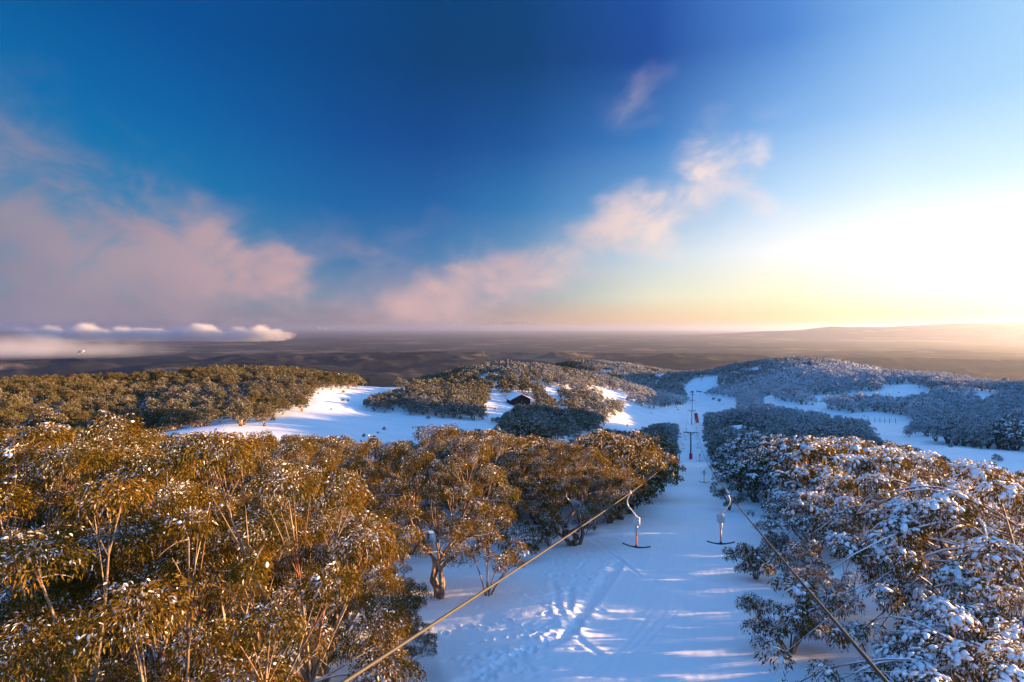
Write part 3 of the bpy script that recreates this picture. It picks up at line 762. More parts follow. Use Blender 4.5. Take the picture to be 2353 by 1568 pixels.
for i in idx: stands.setdefault(stand_of(TX[i], TY[i], pd[i]), []).append(i)
LAB = {}
for sname, ids in stands.items():
    ids = sorted(ids, key=lambda i: TY[i]); nrow = max(1, math.ceil(len(ids) / 9))
    for rI, rowi in enumerate(np.array_split(np.array(ids), nrow)):
        for k, i in enumerate(sorted(rowi, key=lambda i: TX[i] / TY[i])):
            rown = "front row" if rI == 0 else f"{ORD[min(rI, 15)]} row back"
            LAB[i] = (f"snow gum, {ORD[k]} from left, {rown}, {sname}", sname)
for i in idx:
    x, y, d_ = TX[i], TY[i], pd[i]
    if d_ < 0: pool = NEAR_L if y < 42 else MID
    else: pool = NEAR_R if y < 34 else MID_R
    p_ = pool[0] if i == 0 else pool[random.randrange(len(pool))]
    lab, grp = LAB[i]
    if i == 0: lab = "tall spreading snow gum with thick forked trunks above the near rope"
    rz = random.uniform(0, 6.28) if d_ < 0 else random.uniform(-.7, .7)
    place_tree(x, y, TZ[i], TH[i], p_, lab, "snow gums of the " + grp, rz, tuple(v + random.uniform(-.05, .06) for v in frost_of(x, y, d_)), random.uniform(.92, 1.15))

# everything smaller: one wood
def far_proto(pr, nm):
    o = bpy.data.objects.new(nm, None)
    V, Qs, rn_, cn_, mats = [], [], [], [], []
    a = pr["crown"]; b = pr["trunk"]
    me = bpy.data.meshes.new(nm)
    bmx = bmesh.new()
    co = np.empty(len(a.vertices) * 3, np.float32); a.vertices.foreach_get("co", co); co = co.reshape(-1, 3)
    co2 = np.empty(len(b.vertices) * 3, np.float32); b.vertices.foreach_get("co", co2); co2 = co2.reshape(-1, 3)
    lv = np.empty(len(b.loops), np.int32); b.loops.foreach_get("vertex_index", lv)
    r0 = np.empty(len(a.vertices), np.float32); a.attributes["rnd"].data.foreach_get("value", r0)
    c0 = np.empty(len(a.vertices) * 3, np.float32); a.attributes["cn"].data.foreach_get("vector", c0); c0 = c0.reshape(-1, 3)
    bmx.free()
    Qa = np.arange(len(co)).reshape(-1, 4); Qb = lv.reshape(-1, 4) + len(co)
    me = npmesh(nm, np.vstack([co, co2]), [Qa, Qb], False, {"rnd": np.concatenate([r0, np.full(len(co2), 2.)]), "cn": np.vstack([c0, np.zeros((len(co2), 3))])})
    me.materials.append(m_leaf_far); me.materials.append(m_bark)
    mi = np.zeros(len(me.polygons), np.int32); mi[len(Qa):] = 1; me.polygons.foreach_set("material_index", mi)
    return bpy.data.objects.new(nm, me)
pc = bpy.data.collections.new("far_gum_kinds")
for k, pr in enumerate(MID[:4] + FAR + VFAR): pc.objects.link(far_proto(pr, "far_gum_%02d" % k))
rest = (~solo) & (~drop) & ((TY > 9))
P = np.stack([TX, TY, TZ], -1)[rest]; hh = TH[rest]; yy = TY[rest]
sx = RNG.uniform(-260, 330, 9000); sy = 60 + 380 * RNG.random(9000) ** 1.3; sz = H(sx, sy); sdx, sdy = proj(sx, sy, sz)
ks = in_open(sdx, sdy) & (np.abs(pdist(sx, sy)) > 7) & (fbm(sx / 14, sy / 14, 2) > .56) & (RNG.random(9000) < .20)
P = np.vstack([P, np.stack([sx, sy, sz - .25], -1)[ks]]); yy = np.concatenate([yy, sy[ks]]); hh = np.concatenate([hh, RNG.uniform(.5, 1.3, ks.sum())])
pid = np.where(yy < 230, RNG.integers(0, 4, len(yy)), np.where(yy < 460, RNG.integers(4, 9, len(yy)), RNG.integers(9, 12, len(yy))))
me = bpy.data.meshes.new("forest"); me.vertices.add(len(P)); me.vertices.foreach_set("co", P.astype(np.float32).ravel())
for nm, arr, ty in (("scl", hh / 6.0, 'FLOAT'), ("rz", RNG.uniform(0, 6.28, len(P)), 'FLOAT'), ("pid", pid, 'INT')):
    a_ = me.attributes.new(nm, ty, 'POINT'); a_.data.foreach_set("value", arr.astype(np.int32 if ty == 'INT' else np.float32))
forest = bpy.data.objects.new("forest", me); COL.objects.link(forest)
tag(forest, "frosted snow gum woodland covering the hills around the pistes", kind="stuff")
ng = bpy.data.node_groups.new("forest_nodes", 'GeometryNodeTree')
ng.interface.new_socket("Geometry", in_out='INPUT', socket_type='NodeSocketGeometry')
ng.interface.new_socket("Geometry", in_out='OUTPUT', socket_type='NodeSocketGeometry')
gi = ng.nodes.new('NodeGroupInput'); go = ng.nodes.new('NodeGroupOutput')
iop = ng.nodes.new('GeometryNodeInstanceOnPoints'); ci = ng.nodes.new('GeometryNodeCollectionInfo')
ci.inputs['Collection'].default_value = pc; ci.inputs['Separate Children'].default_value = True; ci.inputs['Reset Children'].default_value = True
def named(nm, ty):
    n = ng.nodes.new('GeometryNodeInputNamedAttribute'); n.data_type = ty; n.inputs['Name'].default_value = nm; return n.outputs['Attribute']
cx = ng.nodes.new('ShaderNodeCombineXYZ'); ng.links.new(named("rz", 'FLOAT'), cx.inputs[2])
mp = ng.nodes.new('GeometryNodeMeshToPoints')
ng.links.new(gi.outputs[0], mp.inputs[0]); ng.links.new(mp.outputs[0], iop.inputs['Points'])
ng.links.new(ci.outputs[0], iop.inputs['Instance']); iop.inputs['Pick Instance'].default_value = True
ng.links.new(named("pid", 'INT'), iop.inputs['Instance Index']); ng.links.new(cx.outputs[0], iop.inputs['Rotation'])
ng.links.new(named("scl", 'FLOAT'), iop.inputs['Scale']); ng.links.new(iop.outputs[0], go.inputs[0])
md = forest.modifiers.new("forest", 'NODES'); md.node_group = ng
print("TREES solo", solo.sum(), "rest", rest.sum(), "near band", (TB == 0).sum())

# ------------------------------------------------------------------ lift
def plain_mat(name, col, rough=.5, metal=0.0, noise_amt=.25, scale=8.0):
    m, t = material(name); tcn = t.n('ShaderNodeTexCoord')
    nn = t.noise(tcn.outputs['Object'], scale, 4, .6)
    c = t.mix(nn, tuple(v * (1 - noise_amt) for v in col), tuple(min(1, v * (1 + noise_amt)) for v in col))
    principled(t, Base_Color=c, Roughness=rough, Metallic=metal); return m
M_STEEL = plain_mat("galvanised_steel", (.52, .53, .54), .45, .15)
M_BOX = plain_mat("spring_box_paint", (.50, .51, .50), .45, .0)
M_ORANGE = plain_mat("orange_fibreglass", (.80, .16, .04), .4)
M_BLACK = plain_mat("black_rubber", (.015, .015, .017), .5)
M_POST = plain_mat("dark_tower_paint", (.045, .050, .055), .5)
M_RED = plain_mat("red_padding", (.78, .012, .025), .5)
M_TIMBER = plain_mat("dark_timber", (.020, .013, .010), .75, 0, .5, 3)
M_ROPE = plain_mat("rope_strands", (.055, .046, .034), .6, .2, .4, 30)

def rope_z(Y, z0=-1.75, z1=-29.65, S=1.9):
    t = Y / 157.0
    return np.where(t <= 1, z0 + (z1 - z0) * t - 4 * S * t * (1 - t), 0)
TOWERS = [(157, 7.3), (290, 7.3), (420, 7.0), (520, 6.5)]
def cable_z(Y):
    if Y <= 157: return float(rope_z(Y))
    ys = [157] + [a for a, _ in TOWERS[1:]]; zs = [float(piste_z(a)) + b - .75 for a, b in TOWERS]
    for k in range(3):
        if Y <= ys[k + 1]:
            t = (Y - ys[k]) / (ys[k + 1] - ys[k]); return zs[k] + (zs[k + 1] - zs[k]) * t - 4 * 1.5 * t * (1 - t)
    return zs[-1]
GA = 2.0
NL = math.hypot(1, .318)
def line_pt(Y, side):                     # point of a cable; side -1 left, +1 right
    return np.array([lift_x(Y) + side * GA * NL, Y, cable_z(Y)])
for side in (-1, 1):
    a = Acc()
    ys = np.arange(-.5, 24, .022); P = np.array([line_pt(max(y, -.5), side) for y in ys]); n = len(ys); k = 24
    T = nrm(np.gradient(P, axis=0)); A = nrm(np.cross(T, (0, 0, 1.))); B = np.cross(T, A)
    tw = np.arange(n) * .022 * NL / .30 * 2 * math.pi
    th = np.arange(k) / k * 2 * math.pi
    rr = .0150 * (1 + .30 * np.abs(np.cos(3 * (th[None] - tw[:, None]))) - .1)
    V = P[:, None] + (A[:, None] * np.cos(th)[None, :, None] + B[:, None] * np.sin(th)[None, :, None]) * rr[..., None]
    i = np.arange(n - 1)[:, None] * k; j = np.arange(k)[None]; j2 = (j + 1) % k
    a.add(V.reshape(-1, 3), np.stack([i + j, i + k + j, i + k + j2, i + j2], -1).reshape(-1, 4))
    a.tube(np.array([line_pt(y, side) for y in np.concatenate([np.arange(23.9, 157, 3), [157], np.arange(160, 521, 6)])]), .0165, 8)
    o = link("haul_rope", a.mesh("haul_rope"), M_ROPE)
    tag(o, "thick twisted steel rope crossing in front of the left trees" if side < 0 else "dark steel rope running past the right thicket edge", "rope", "haul ropes of the lift")

def tbar_meshes():
    arm = Acc(); P = np.array([(0, 0, 0), (.05, 0, -.12), (.12, 0, -.30), (.14, 0, -.45), (.09, 0, -.62), (-.05, 0, -.78), (-.18, 0, -.94), (-.26, 0, -1.08)])
    tt = np.linspace(0, 1, 8); t2 = np.linspace(0, 1, 26)
    P = np.stack([np.interp(t2, tt, P[:, q]) for q in range(3)], -1)
    for _ in range(3): P[1:-1] = (P[:-2] + 2 * P[1:-1] + P[2:]) / 4
    arm.tube(P, .028, 8); arm.box((0, 0, .0), (.10,   .22, .05), bev=.02); arm.box((0, 0, .07), (.05, .12, .07), bev=.01)
    ox = -.26
    bx_ = Acc(); bx_.box((ox, 0, -1.27), (.30, .20, .38), bev=.045); bx_.tube([(ox, -.13, -1.25), (ox, .13, -1.25)], .135, 16); bx_.box((ox, 0, -1.07), (.12, .12, .06), bev=.02)
    so_ = Acc(); so_.tube([(ox, 0, -1.45), (ox, 0, -1.58), (ox, 0, -1.70), (ox, 0, -1.735)], [.072, .066, .060, .04], 12)
    sh = Acc(); sh.tube([(ox, 0, -1.72), (ox, 0, -2.42)], .031, 10)
    cb = Acc(); xs = np.linspace(-.60, .60, 17)
    cb.tube(np.stack([ox + xs, 0 * xs, -2.47 + .11 * (xs / .6) ** 2], -1), .030 + .012 * np.exp(-(xs / .16) ** 2), 8); cb.box((ox, 0, -2.43), (.10, .07, .12), bev=.02)
    return [("hanger_arm", arm.mesh("hanger_arm"), M_STEEL), ("spring_box", bx_.mesh("spring_box", False), M_BOX), ("socket", so_.mesh("socket"), M_BOX),
            ("shaft", sh.mesh("shaft"), M_ORANGE), ("crossbar", cb.mesh("crossbar"), M_BLACK)]
TBM = tbar_meshes()
k = 0
for side, word in ((-1, "left"), (1, "right")):
    for j, Y in enumerate((24.5, 62, 101, 140, 178, 216, 254)):
        Y = Y + (0.6 if side > 0 else 0) + (0 if j < 2 else (-.8 if side < 0 else .8))
        p0 = line_pt(Y, side)
        r = empty("t_bar", tuple(p0), math.atan(-.318) * .4 + (.0 if j else (-.22 if side < 0 else .05)))
        r.scale = (1 if side > 0 else -1, 1, .93)
        tag(r, f"orange-shafted T-bar hanging on the {word} rope, {ORD[j]} along from the camera", "t-bar", "T-bars hanging from the lift ropes")
        for nm, mesh_, mt in TBM: link(nm, mesh_, mt, r)

def tower_parts(h, pad):
    post = Acc(); post.tube([(0, 0, -.5), (0, 0, h * .5), (0, 0, h)], [.21, .19, .16], 12)
    arm = Acc(); arm.box((0, 0, h + .03), (3.9, .24, .22), bev=.03)
    for s in (-1, 1):
        arm.tube([(0, 0, h - .75), (s * 1.0, 0, h - .05)], .06, 6)
    parts = [("post", post.mesh("post"), M_POST), ("crossarm", arm.mesh("crossarm", False), M_POST)]
    for s in (-1, 1):
        q = Acc(); q.box((s * GA, 0, h - .35), (.10, .14, .75), bev=.02); q.box((s * GA, 0, h - .80), (.10, 1.5, .12), bev=.02)
        for yy_ in (-.6, -.2, .2, .6): q.tube([(s * GA - .06, yy_, h - .92), (s * GA + .06, yy_, h - .92)], .17, 14)
        q.box((s * .95, 0, h - .92), (.75, .5, .06), bev=.01)
        parts.append(("sheave_train", q.mesh("sheave_train", False), M_STEEL))
    if pad:
        pdm = Acc(); pdm.box((0, 0, .75), (.86, .86, 1.65), bev=.12); parts.append(("safety_pad", pdm.mesh("safety_pad"), M_RED))
    return parts
TW = ["dark lift tower with red padded foot standing on the track", "second dark lift tower down the track beside the red banner",
      "third dark lift tower rising behind the red banner tower", "farthest lift tower at the foot of the track"]
tp1, tp0 = tower_parts(7.3, True), tower_parts(7.3, False)
for j, (Y, h) in enumerate(TOWERS):
    r = empty("lift_tower", (lift_x(Y), Y, float(H(lift_x(Y), Y)) if j else float(H(lift_x(Y), Y))), math.atan(-.318))
    tag(r, TW[j], "lift tower", "towers of the drag lift")
    for nm, ms, mt in (tp1 if j == 0 else tp0): link(nm, ms, mt, r)
# return wheel at the far end
Y = 545; r = empty("return_wheel", (lift_x(Y), Y, float(H(lift_x(Y), Y))), math.atan(-.318))
tag(r, "round bullwheel on a mast at the foot of the lift", "bullwheel")
a = Acc(); a.tube([(0, 0, -.5), (0, 0, 7.6)], .3, 10); link("mast", a.mesh("mast"), M_POST, r)
a = Acc(); t_ = np.linspace(0, 2 * math.pi, 33); a.tube(np.stack([1.9 * np.cos(t_), 1.9 * np.sin(t_), 7.4 + 0 * t_], -1), .16, 8, False); link("wheel_rim", a.mesh("wheel_rim"), M_POST, r)
a = Acc(); a.box((0, 0, 7.9), (2.2, 1.6, 1.0), bev=.15); link("motor_housing", a.mesh("motor_housing"), M_POST, r)

# red safety banner beside the second tower
p0 = at(1587 + 8, 948, 286); bx0 = np.array([lift_x(286) + 1.0, 286, float(H(lift_x(286) + 1.0, 286))])
r = empty("safety_banner", tuple(bx0)); tag(r, "red safety net stretched beside the second lift tower", "safety net")
a = Acc(); n = 14
u = np.linspace(0, 1, n); v = np.linspace(0, 1, 8)
U, Vv = np.meshgrid(u, v); xx = .4 + 1.1 * Vv + U * 1.5; zz = 6.3 - 5.1 * Vv; yy_ = .5 * np.sin(U * 3 + Vv * 2) + 1.5 * Vv
front = np.stack([xx, yy_, zz], -1).reshape(-1, 3); back = front + (0, .04, 0)
i = np.arange(7)[:, None] * n + np.arange(n - 1)[None]; Qn = np.stack([i, i + 1, i + n + 1, i + n], -1).reshape(-1, 4)
a.add(front, Qn); a.add(back, Qn[:, ::-1]); link("netting", a.mesh("netting"), plain_mat("red_net", (.60, .05, .05), .7), r)
for sx, hgt in ((.35, 6.4), (3.1, 1.5)):
    a = Acc(); a.tube([(sx, 0, -.4), (sx, 0, hgt)], .06, 6); link("net_pole", a.mesh("net_pole"), M_POST, r)

# small second lift at the left basin
def small_tower():
    post = Acc(); post.tube([(0, 0, -.5), (0, 0, 5.0)], [.16, .12], 10)
    arm = Acc(); arm.box((0, 0, 5.0), (3.2, .16, .16), bev=.02); arm.box((0, 0, 4.35), (2.2, .10, .10), bev=.02)
    out = [("post", post.mesh("post"), M_POST), ("crossarm", arm.mesh("crossarm", False), M_POST)]
    for s in (-1, 1):
        q = Acc(); q.box((s * 1.45, 0, 4.72), (.10, .9, .42), bev=.03)
        for yy_ in (-.3, .3): q.tube([(s * 1.45 - .07, yy_, 4.5), (s * 1.45 + .07, yy_, 4.5)], .15, 12)
        out.append(("sheave_train", q.mesh("sheave_train", False), M_POST))
    return out
stp = small_tower()
for dx, Y, zt, lab in ((962, 128, 990, "small grey lift tower standing in the left snow basin"), (1068, 205, 952, "small lift tower by the grey kiosk under the gums")):
    u = (dx / DS - CX) / F; x = u * Y
    zz = float(H(x, Y)); r = empty("small_lift_tower", (x, Y, zz), .25); tag(r, lab, "lift tower", "towers of the beginner lift")
    want = -(zt / DS - HY) / F * Y - zz; r.scale = (.9, .9, max(.6, min(1.5, want / 5.1)))
    for nm, ms, mt in stp: link(nm, ms, mt, r)
# kiosk
Y = 200; x = (1080 / DS - CX) / F * Y; zz = float(H(x, Y)); r = empty("lift_kiosk", (x, Y, zz), .2)
tag(r, "small grey lift kiosk with snowy roof behind the near gum crown", "kiosk")
a = Acc(); a.box((0, 0, 1.4), (1.9, 1.9, 2.9), bev=.03); link("wall", a.mesh("wall", False), plain_mat("kiosk_grey", (.20, .22, .24), .6), r)
a = Acc(); a.box((0, -.965, 2.0), (1.3, .04, .9), bev=.01); link("window", a.mesh("window", False), plain_mat("kiosk_glass", (.02, .025, .03), .1), r)
a = Acc(); a.box((0, 0, 3.0), (2.3, 2.3, .22), bev=.04); rf = link("roof", a.mesh("roof", False), M_POST, r)
a = Acc(); a.box((0, 0, 3.25), (2.25, 2.25, .3), bev=.12); link("snow_cap", a.mesh("snow_cap"), m_clump, rf)

# ------------------------------------------------------------------ hut
Yh = 250; hx = (1197 / DS - CX) / F * Yh; hzv = -(932 / DS - HY) / F * Yh
hzg = float(H(hx, Yh)); hzv = max(hzv, hzg)
hut = empty("ski_hut", (hx, Yh, hzv), rad(14)); tag(hut, "dark timber ski hut with snow covered gable roof among gums", "hut")
W2, D, eh, rh = 4.3, 9.0, 2.7, 4.9
a = Acc(); a.add([(-W2, 0, -1.5), (W2, 0, -1.5), (W2, 0, eh), (0, 0, rh - .05), (-W2, 0, eh), (-W2, D, -1.5), (W2, D, -1.5), (W2, D, eh), (0, D, rh - .05), (-W2, D, eh)],
      Q=[(0, 1, 2, 4), (6, 5, 9, 7), (0, 4, 9, 5), (1, 6, 7, 2)], T=[(2, 3, 4), (7, 9, 8)])
link("wall", a.mesh("wall", False), M_TIMBER, hut)
def slope(s, z0, th, over, ov_front):
    xe = s * (W2 + over); ze = eh - (rh - eh) / W2 * over
    V = [(0, -ov_front, rh + z0), (xe, -ov_front, ze + z0), (xe, D + .5, ze + z0), (0, D + .5, rh + z0)]
    V += [(x_, y_, z_ + th) for x_, y_, z_ in V]
    Qs = [(0, 1, 2, 3), (7, 6, 5, 4), (0, 4, 5, 1), (1, 5, 6, 2), (2, 6, 7, 3), (3, 7, 4, 0)]
    return V, [q if s > 0 else q[::-1] for q in Qs]
a = Acc()
for s in (-1, 1):
    V, Qs = slope(s, .0, .12, .8, .9); a.add(V, Qs)
roof = link("roof", a.mesh("roof", False), M_TIMBER, hut)
a = Acc()
for s in (-1, 1):
    V, Qs = slope(s, .13, .34, .85, .8); a.add(V, Qs)
sm = a.mesh("roof_snow"); so_ = link("roof_snow", sm, m_clump, roof)
bv = so_.modifiers.new("bevel", 'BEVEL'); bv.width = .12; bv.segments = 2
a = Acc(); a.box((-2.1, -.03, 1.3), (1.9, .08, 1.0), bev=.01); wn = link("window", a.mesh("window", False), plain_mat("hut_glass", (.10, .012, .01), .15), hut)  # dark red glass colour stands in for the reddish light in the window
a = Acc()
for zz in (.75, 1.85): a.box((-2.1, -.09, zz), (2.1, .08, .12))
link("window_trim", a.mesh("window_trim", False), plain_mat("red_trim", (.35, .04, .03), .6), wn)
a = Acc(); a.box((.9, -.04, 1.0), (1.0, .09, 2.1), bev=.01); link("door", a.mesh("door", False), plain_mat("hut_door", (.05, .022, .015), .6), hut)
a = Acc(); a.box((.25, -.07, 1.0), (.12, .10, 2.2), bev=.01); link("door_post", a.mesh("door_post", False), plain_mat("pale_trim", (.35, .28, .2), .6), hut)
a = Acc(); a.box((-1.0, -.07, 3.4), (.36, .08, .26), bev=.03); link("sign", a.mesh("sign", False), plain_mat("orange_sign", (.6, .2, .06), .6), hut)

# ------------------------------------------------------------------ small things
# skyline mast on the hut hill
p = at(1167, 838, 338); r = Acc(); zz = float(H(p[0], p[1])); topz = -(833 / DS - HY) / F * 338
r.tube([(0, 0, -.5), (0, 0, topz - zz + 2.2)], [.16, .10], 8)
o = link("mast_pole", r.mesh("mast_pole"), plain_mat("pale_mast", (.55, .52, .48), .5)); o.location = (p[0], p[1], zz)
tag(o, "thin pale pole standing on the crest of the hut hill", "pole")
# fence on the right piste
fr = None; pts = [(1980,963), (1995,964), (2010,965), (2022,966), (2033,967), (2044,967), (2058,967)]
P3 = [hit(dx, dy + 6) for dx, dy in pts]
fr = empty("snow_fence", tuple(P3[0])); tag(fr, "row of thin fence posts crossing the right snow piste", "fence")
for q in P3:
    a = Acc(); b = q - P3[0]; a.tube([b + (0, 0, -.4), b + (0, 0, 2.0 + RNG.random() * .6)], .075, 6); link("fence_post", a.mesh("fence_post"), M_POST, fr)
for hh_ in (.7, 1.3):
    a = Acc(); a.tube([q - P3[0] + (0, 0, hh_) for q in P3], .02, 4); link("fence_wire", a.mesh("fence_wire"), M_POST, fr)
# low timber barrier by the far track
q = hit(1607, 902); fr = empty("timber_barrier", tuple(q), -.15); tag(fr, "low dark timber barrier on the snow beyond the far towers", "barrier")
a = Acc(); a.box((0, 0, 1.1), (6.5, .25, .9), rot=[[.97, 0, .2], [0, 1, 0], [-.2, 0, .97]], bev=.03); link("board", a.mesh("board", False), M_TIMBER, fr)
for sx in (-2.8, 0, 2.6):
    a = Acc(); a.tube([(sx, 0, -.4), (sx, 0, 1.8)], .14, 6); link("barrier_post", a.mesh("barrier_post"), M_TIMBER, fr)
# red padded pole half hidden behind the big tree
q = hit(868, 1085); r = empty("padded_pole", tuple(q)); tag(r, "red padded pole glimpsed between frosted gums left of the big gum", "padded pole")
a = Acc(); a.tube([(0, 0, -.4), (0, 0, 3.2)], .09, 8); link("post", a.mesh("post"), M_POST, r)
a = Acc(); a.tube([(0, 0, .2), (0, 0, .3), (0, 0, 1.9), (0, 0, 2.0)], [.30, .36, .36, .28], 14); link("safety_pad", a.mesh("safety_pad"), M_RED, r)

def shrub(seed, h, Rr, ncl, cr, nleaf, L=.10, W=.016, snow=.3, arch=False):
    rng = np.random.default_rng(seed); tr_ = Acc(); LV, LR, LN = [], [], []; sn_ = Acc()
    for i in range(ncl):
        f = rng.random() * 6.28; e = np.array([math.cos(f) * Rr * rng.uniform(.4, 1), math.sin(f) * Rr * rng.uniform(.4, 1), h * rng.uniform(.55, 1)])
        mid = np.array([e[0] * .35, e[1] * .35, e[2] * (1.25 if arch else .6)])
        tr_.tube(bez(np.array([rng.normal() * .04, rng.normal() * .04, -.25]), mid, e, 8), np.linspace(.035, .010, 8), 5)
        for _ in range(3):
            e2 = e + rng.normal(size=3) * cr * .8; tr_.tube(bez(mid * .6 + e * .4, (mid + e2) / 2, e2, 5), np.linspace(.014, .005, 5), 3)
            v, a_, nn = leaves_at(e2, cr * .8, nleaf // 3, L, W, rng); LV.append(v); LR.append(a_); LN.append(nn)
        for _ in range(rng.poisson(4 * snow)):
            dd = nrm(rng.normal(size=3) + np.array([0, 0, 1.5])); sn_.add(snow_piece(e + dd * cr, dd, rng.normal(size=3), .07, rng), T=ICO_T)
    LV = np.vstack(LV)
    cm = npmesh("crown", LV, [np.arange(len(LV)).reshape(-1, 4)], False, {"rnd": np.concatenate(LR), "cn": np.vstack(LN)}); cm.materials.append(m_leaf)
    tm = tr_.mesh("trunk"); tm.materials.append(m_bark); sm = None
    if sn_.n: sm = sn_.mesh("snow_cover"); sm.materials.append(m_clump)
    return dict(trunk=tm, crown=cm, snow=sm, H=h, R=Rr)
for dx, dy, h, Rr, nc, lab, fr_, nm, ar in [
    (1122, 1368, 2.3, 1.5, 6, "slender sapling leaning over open snow beside the near rope", .0, "gum_sapling", False),
    (1676, 1172, 1.9, 1.2, 8, "snow-bent sapling arching over beside the right rope", .15, "gum_sapling", True),
    (1262, 1255, 1.3, .9, 6, "low dark shrub on snow under the bare-trunked row", .1, "gum_shrub", False),
    (1345, 1228, .8, .5, 4, "tiny dark shrub on snow right of the bare-trunked row", .0, "gum_shrub", False),
    (1185, 1290, 1.6, 1.1, 7, "bushy golden shrub on the snow right of the big gum", .05, "gum_shrub", False),
    (1640, 920, 2.0, 1.0, 6, "small dark sapling on the snow right of the far towers", .0, "gum_sapling", False),
    (1652, 926, 2.6, .9, 6, "pointed dark sapling alone on the snow right of the far towers", .0, "gum_sapling", False),
    (1612, 874, 5.0, 2.6, 9, "lone dark bush on the far snow run", .05, "gum_shrub", False),
    (848, 1042, 1.2, 2.0, 9, "flat dark bush on snow behind the thicket left of the big gum", .05, "gum_shrub", False),
    (1490, 1132, 1.8, 1.2, 8, "dark shrub at the track edge below the bare-trunked row", .05, "gum_shrub", False),
    (1815, 1500, 1.3, 1.1, 15, "low frosted shrub at the right edge of the track", .35, "gum_shrub", False),
    (1738, 1330, 1.1, .8, 12, "small frosted shrub under the right rope", .3, "gum_shrub", False)]:
    q = hit(dx, dy); big = q[1] > 60
    pr = shrub(int(dx * 3 + dy), h, Rr, nc, .34 if not big else .55, 620 if not big else 60, .11 if not big else .4, .017 if not big else .12, .4 if not big else 0, ar)
    place_tree(q[0], q[1], q[2], h, pr, lab, None, random.random() * 6, (fr_ - .15, .3), 1.0, nm); 
for o_ in [o for o in bpy.data.objects if o.name.startswith(("gum_shrub", "gum_sapling"))]: o_["category"] = "shrub" if "shrub" in o_.name else "sapling"

# broken stump, lower left
q = hit(495, 1555); a = Acc(); zs = np.linspace(-.3, 1.75, 14)
Pst = np.stack([.05 * np.sin(zs * 2), .04 * np.cos(zs * 3), zs], -1)
rng = np.random.default_rng(5); k = 14
V = []
for j, zc in enumerate(zs):
    for i in range(k):
        th = i / k * 6.283; rr = (.26 - .06 * zc / 1.7) * (1 + .14 * math.sin(3 * th + zc) + .08 * rng.normal())
        zt = zc if j < len(zs) - 1 else zc - .45 * abs(math.sin(1.5 * th)) + rng.normal() * .06
        if j >= len(zs) - 3: rr *= (.8, .6, .35)[j - len(zs) + 3]
        V.append((Pst[j, 0] + rr * math.cos(th), Pst[j, 1] + rr * math.sin(th), zt))
i = np.arange(len(zs) - 1)[:, None] * k; j = np.arange(k)[None]; j2 = (j + 1) % k
a.add(V, np.stack([i + j, i + j2, i + k + j2, i + k + j], -1).reshape(-1, 4))
o = link("broken_stump", a.mesh("broken_stump"), plain_mat("charred_wood", (.045, .032, .024), .9, 0, .6, 9)); o.location = tuple(q)
tag(o, "dark broken tree stump standing in snow below the golden gums", "stump")
# ------------------------------------------------------------------ cloud bank over the far plain
m_cl, t = material("cloud_vapour")
p = t.n('ShaderNodeBsdfDiffuse'); p.inputs[0].default_value = (.75, .75, .76, 1)
tr = t.n('ShaderNodeBsdfTranslucent'); tr.inputs[0].default_value = (.75, .75, .78, 1)
mx = t.n('ShaderNodeMixShader'); mx.inputs[0].default_value = .5; t.set(mx.inputs[1], p.outputs[0]); t.set(mx.inputs[2], tr.outputs[0])
o = t.n('ShaderNodeOutputMaterial'); t.set(o.inputs[0], mx.outputs[0])
a = Acc(); rng = np.random.default_rng(21)
def puff(c, s, fl=.7):
    v = ICO2_V * (1 + .30 * (vnoise(ICO2_V[:, 0] * 2.2 + c[0] * .01, ICO2_V[:, 1] * 2.2 + ICO2_V[:, 2] * 3) - .5)[:, None] + .05 * rng.normal(size=(len(ICO2_V), 1)))
    a.add(c + v * s * np.array([1, 1, fl]), T=ICO2_T)
for i in range(14): puff(at(rng.uniform(725, 750), rng.uniform(752, 757), 32000), rng.uniform(25, 55), .6)
for i in range(70): puff(at(rng.triangular(1085, 1150, 1265), 741.5 + rng.uniform(-1.5, 1.5), 46000), rng.uniform(30, 90), .30)
for i in range(30): puff(at(rng.uniform(800, 1010), rng.uniform(750, 754), 46000), rng.uniform(20, 60), .3)
a_steam = None
clouds = link("clouds", a.mesh("clouds"), m_cl); tag(clouds, "bank of small sunlit cumulus clouds lying over the far plain", kind="stuff")
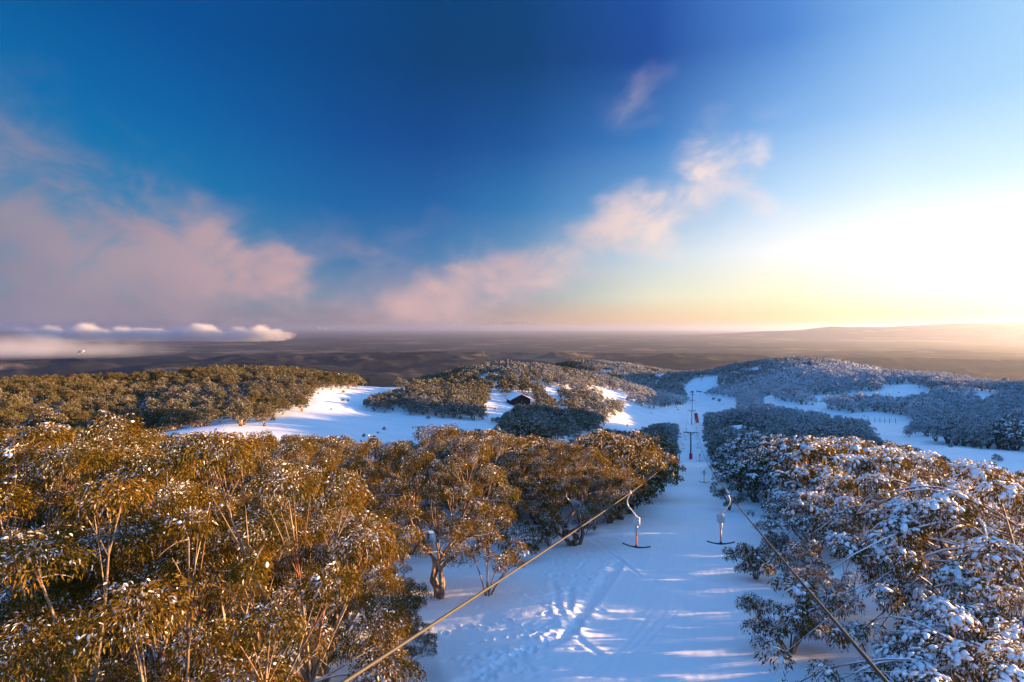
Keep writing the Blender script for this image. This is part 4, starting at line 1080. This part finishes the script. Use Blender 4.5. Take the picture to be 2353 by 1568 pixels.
def vapour(name, loc, size, dens, sc, lo, hi, rate, label, ani=.3, edge=.8):
    q = Acc(); q.box((0, 0, 0), (2 * size[0], 2 * size[1], 2 * size[2])); o = link(name, q.mesh(name, False)); o.location = tuple(loc); o["kind"] = "stuff"; o["label"] = label
    m = bpy.data.materials.new(name + "_vapour"); m.use_nodes = True; t = NT(m.node_tree)
    tcn = t.n('ShaderNodeTexCoord'); P_ = tcn.outputs['Object']; ob = t.vm('DIVIDE', P_, tuple(map(float, size)))
    ux, uy, uz = t.xyz(ob)
    hgt = t.m('MULTIPLY_ADD', t.ss(t.noise(t.comb(ux, 0.0, 0.0), 5.0, 2), .3, .7), 1.1, -.35)        # uneven tops
    body = t.m('MULTIPLY', t.m('MULTIPLY', t.ss(t.m('SUBTRACT', hgt, uz), -.25, .55), t.ss(uz, -1.0, -.1)), t.m('MULTIPLY', t.ss(t.m('ABSOLUTE', ux), 1.0, edge), t.ss(t.m('ABSOLUTE', uy), 1.0, edge * .7)))
    nn = t.noise(t.vm('MULTIPLY', P_, (sc, sc, sc)), 1.0, 4, .55)
    dn = t.ss(t.m('ADD', t.m('MULTIPLY', body, .55), t.m('MULTIPLY', nn, .9)), lo, hi)
    dn = t.m('MULTIPLY', dn, t.m('GREATER_THAN', body, .02))
    pv = t.n('ShaderNodeVolumePrincipled'); pv.inputs['Color'].default_value = (.95, .95, .97, 1); pv.inputs['Anisotropy'].default_value = ani
    t.set(pv.inputs['Density'], t.m('MULTIPLY', dn, dens)); ho = t.n('ShaderNodeOutputMaterial'); t.set(ho.inputs['Volume'], pv.outputs[0])
    m.cycles.volume_step_rate = rate; o.data.materials.append(m)
    return o
c0 = at(360, 763, 30000)
vapour("cloud_bank", c0, (7600, 700, 560), 2.6e-3, .0062, .40, .72, .07, "long bank of soft sunlit cumulus lying over the far plain", .3, .55)
vapour("mist", at(-60, 796, 16500), (6000, 3200, 460), 6e-4, .0008, .42, 1.05, .12, "pale mist lying over the plain below the left hills", .3, .15)
a = Acc()
for i in range(14): puff(at(178 + rng.normal() * 3 + i * .6, 813 - i * .5, 15200), 12 + i * 2.2, .6)
st = link("steam_plume", a.mesh("steam_plume"), m_cl); tag(st, "small sunlit steam plume rising from the plain", "steam plume", kind="stuff")

# ------------------------------------------------------------------ render settings
scene.view_settings.view_transform = 'Standard'; scene.view_settings.look = 'None'
scene.view_settings.exposure = EXPO; scene.view_settings.gamma = 1.0
cy = scene.cycles
cy.max_bounces = 5; cy.diffuse_bounces = 3; cy.glossy_bounces = 2; cy.transmission_bounces = 3; cy.volume_bounces = 2; cy.transparent_max_bounces = 8
cy.use_denoising = True
cy.sample_clamp_indirect = 4.0
cy.caustics_reflective = False; cy.caustics_refractive = False
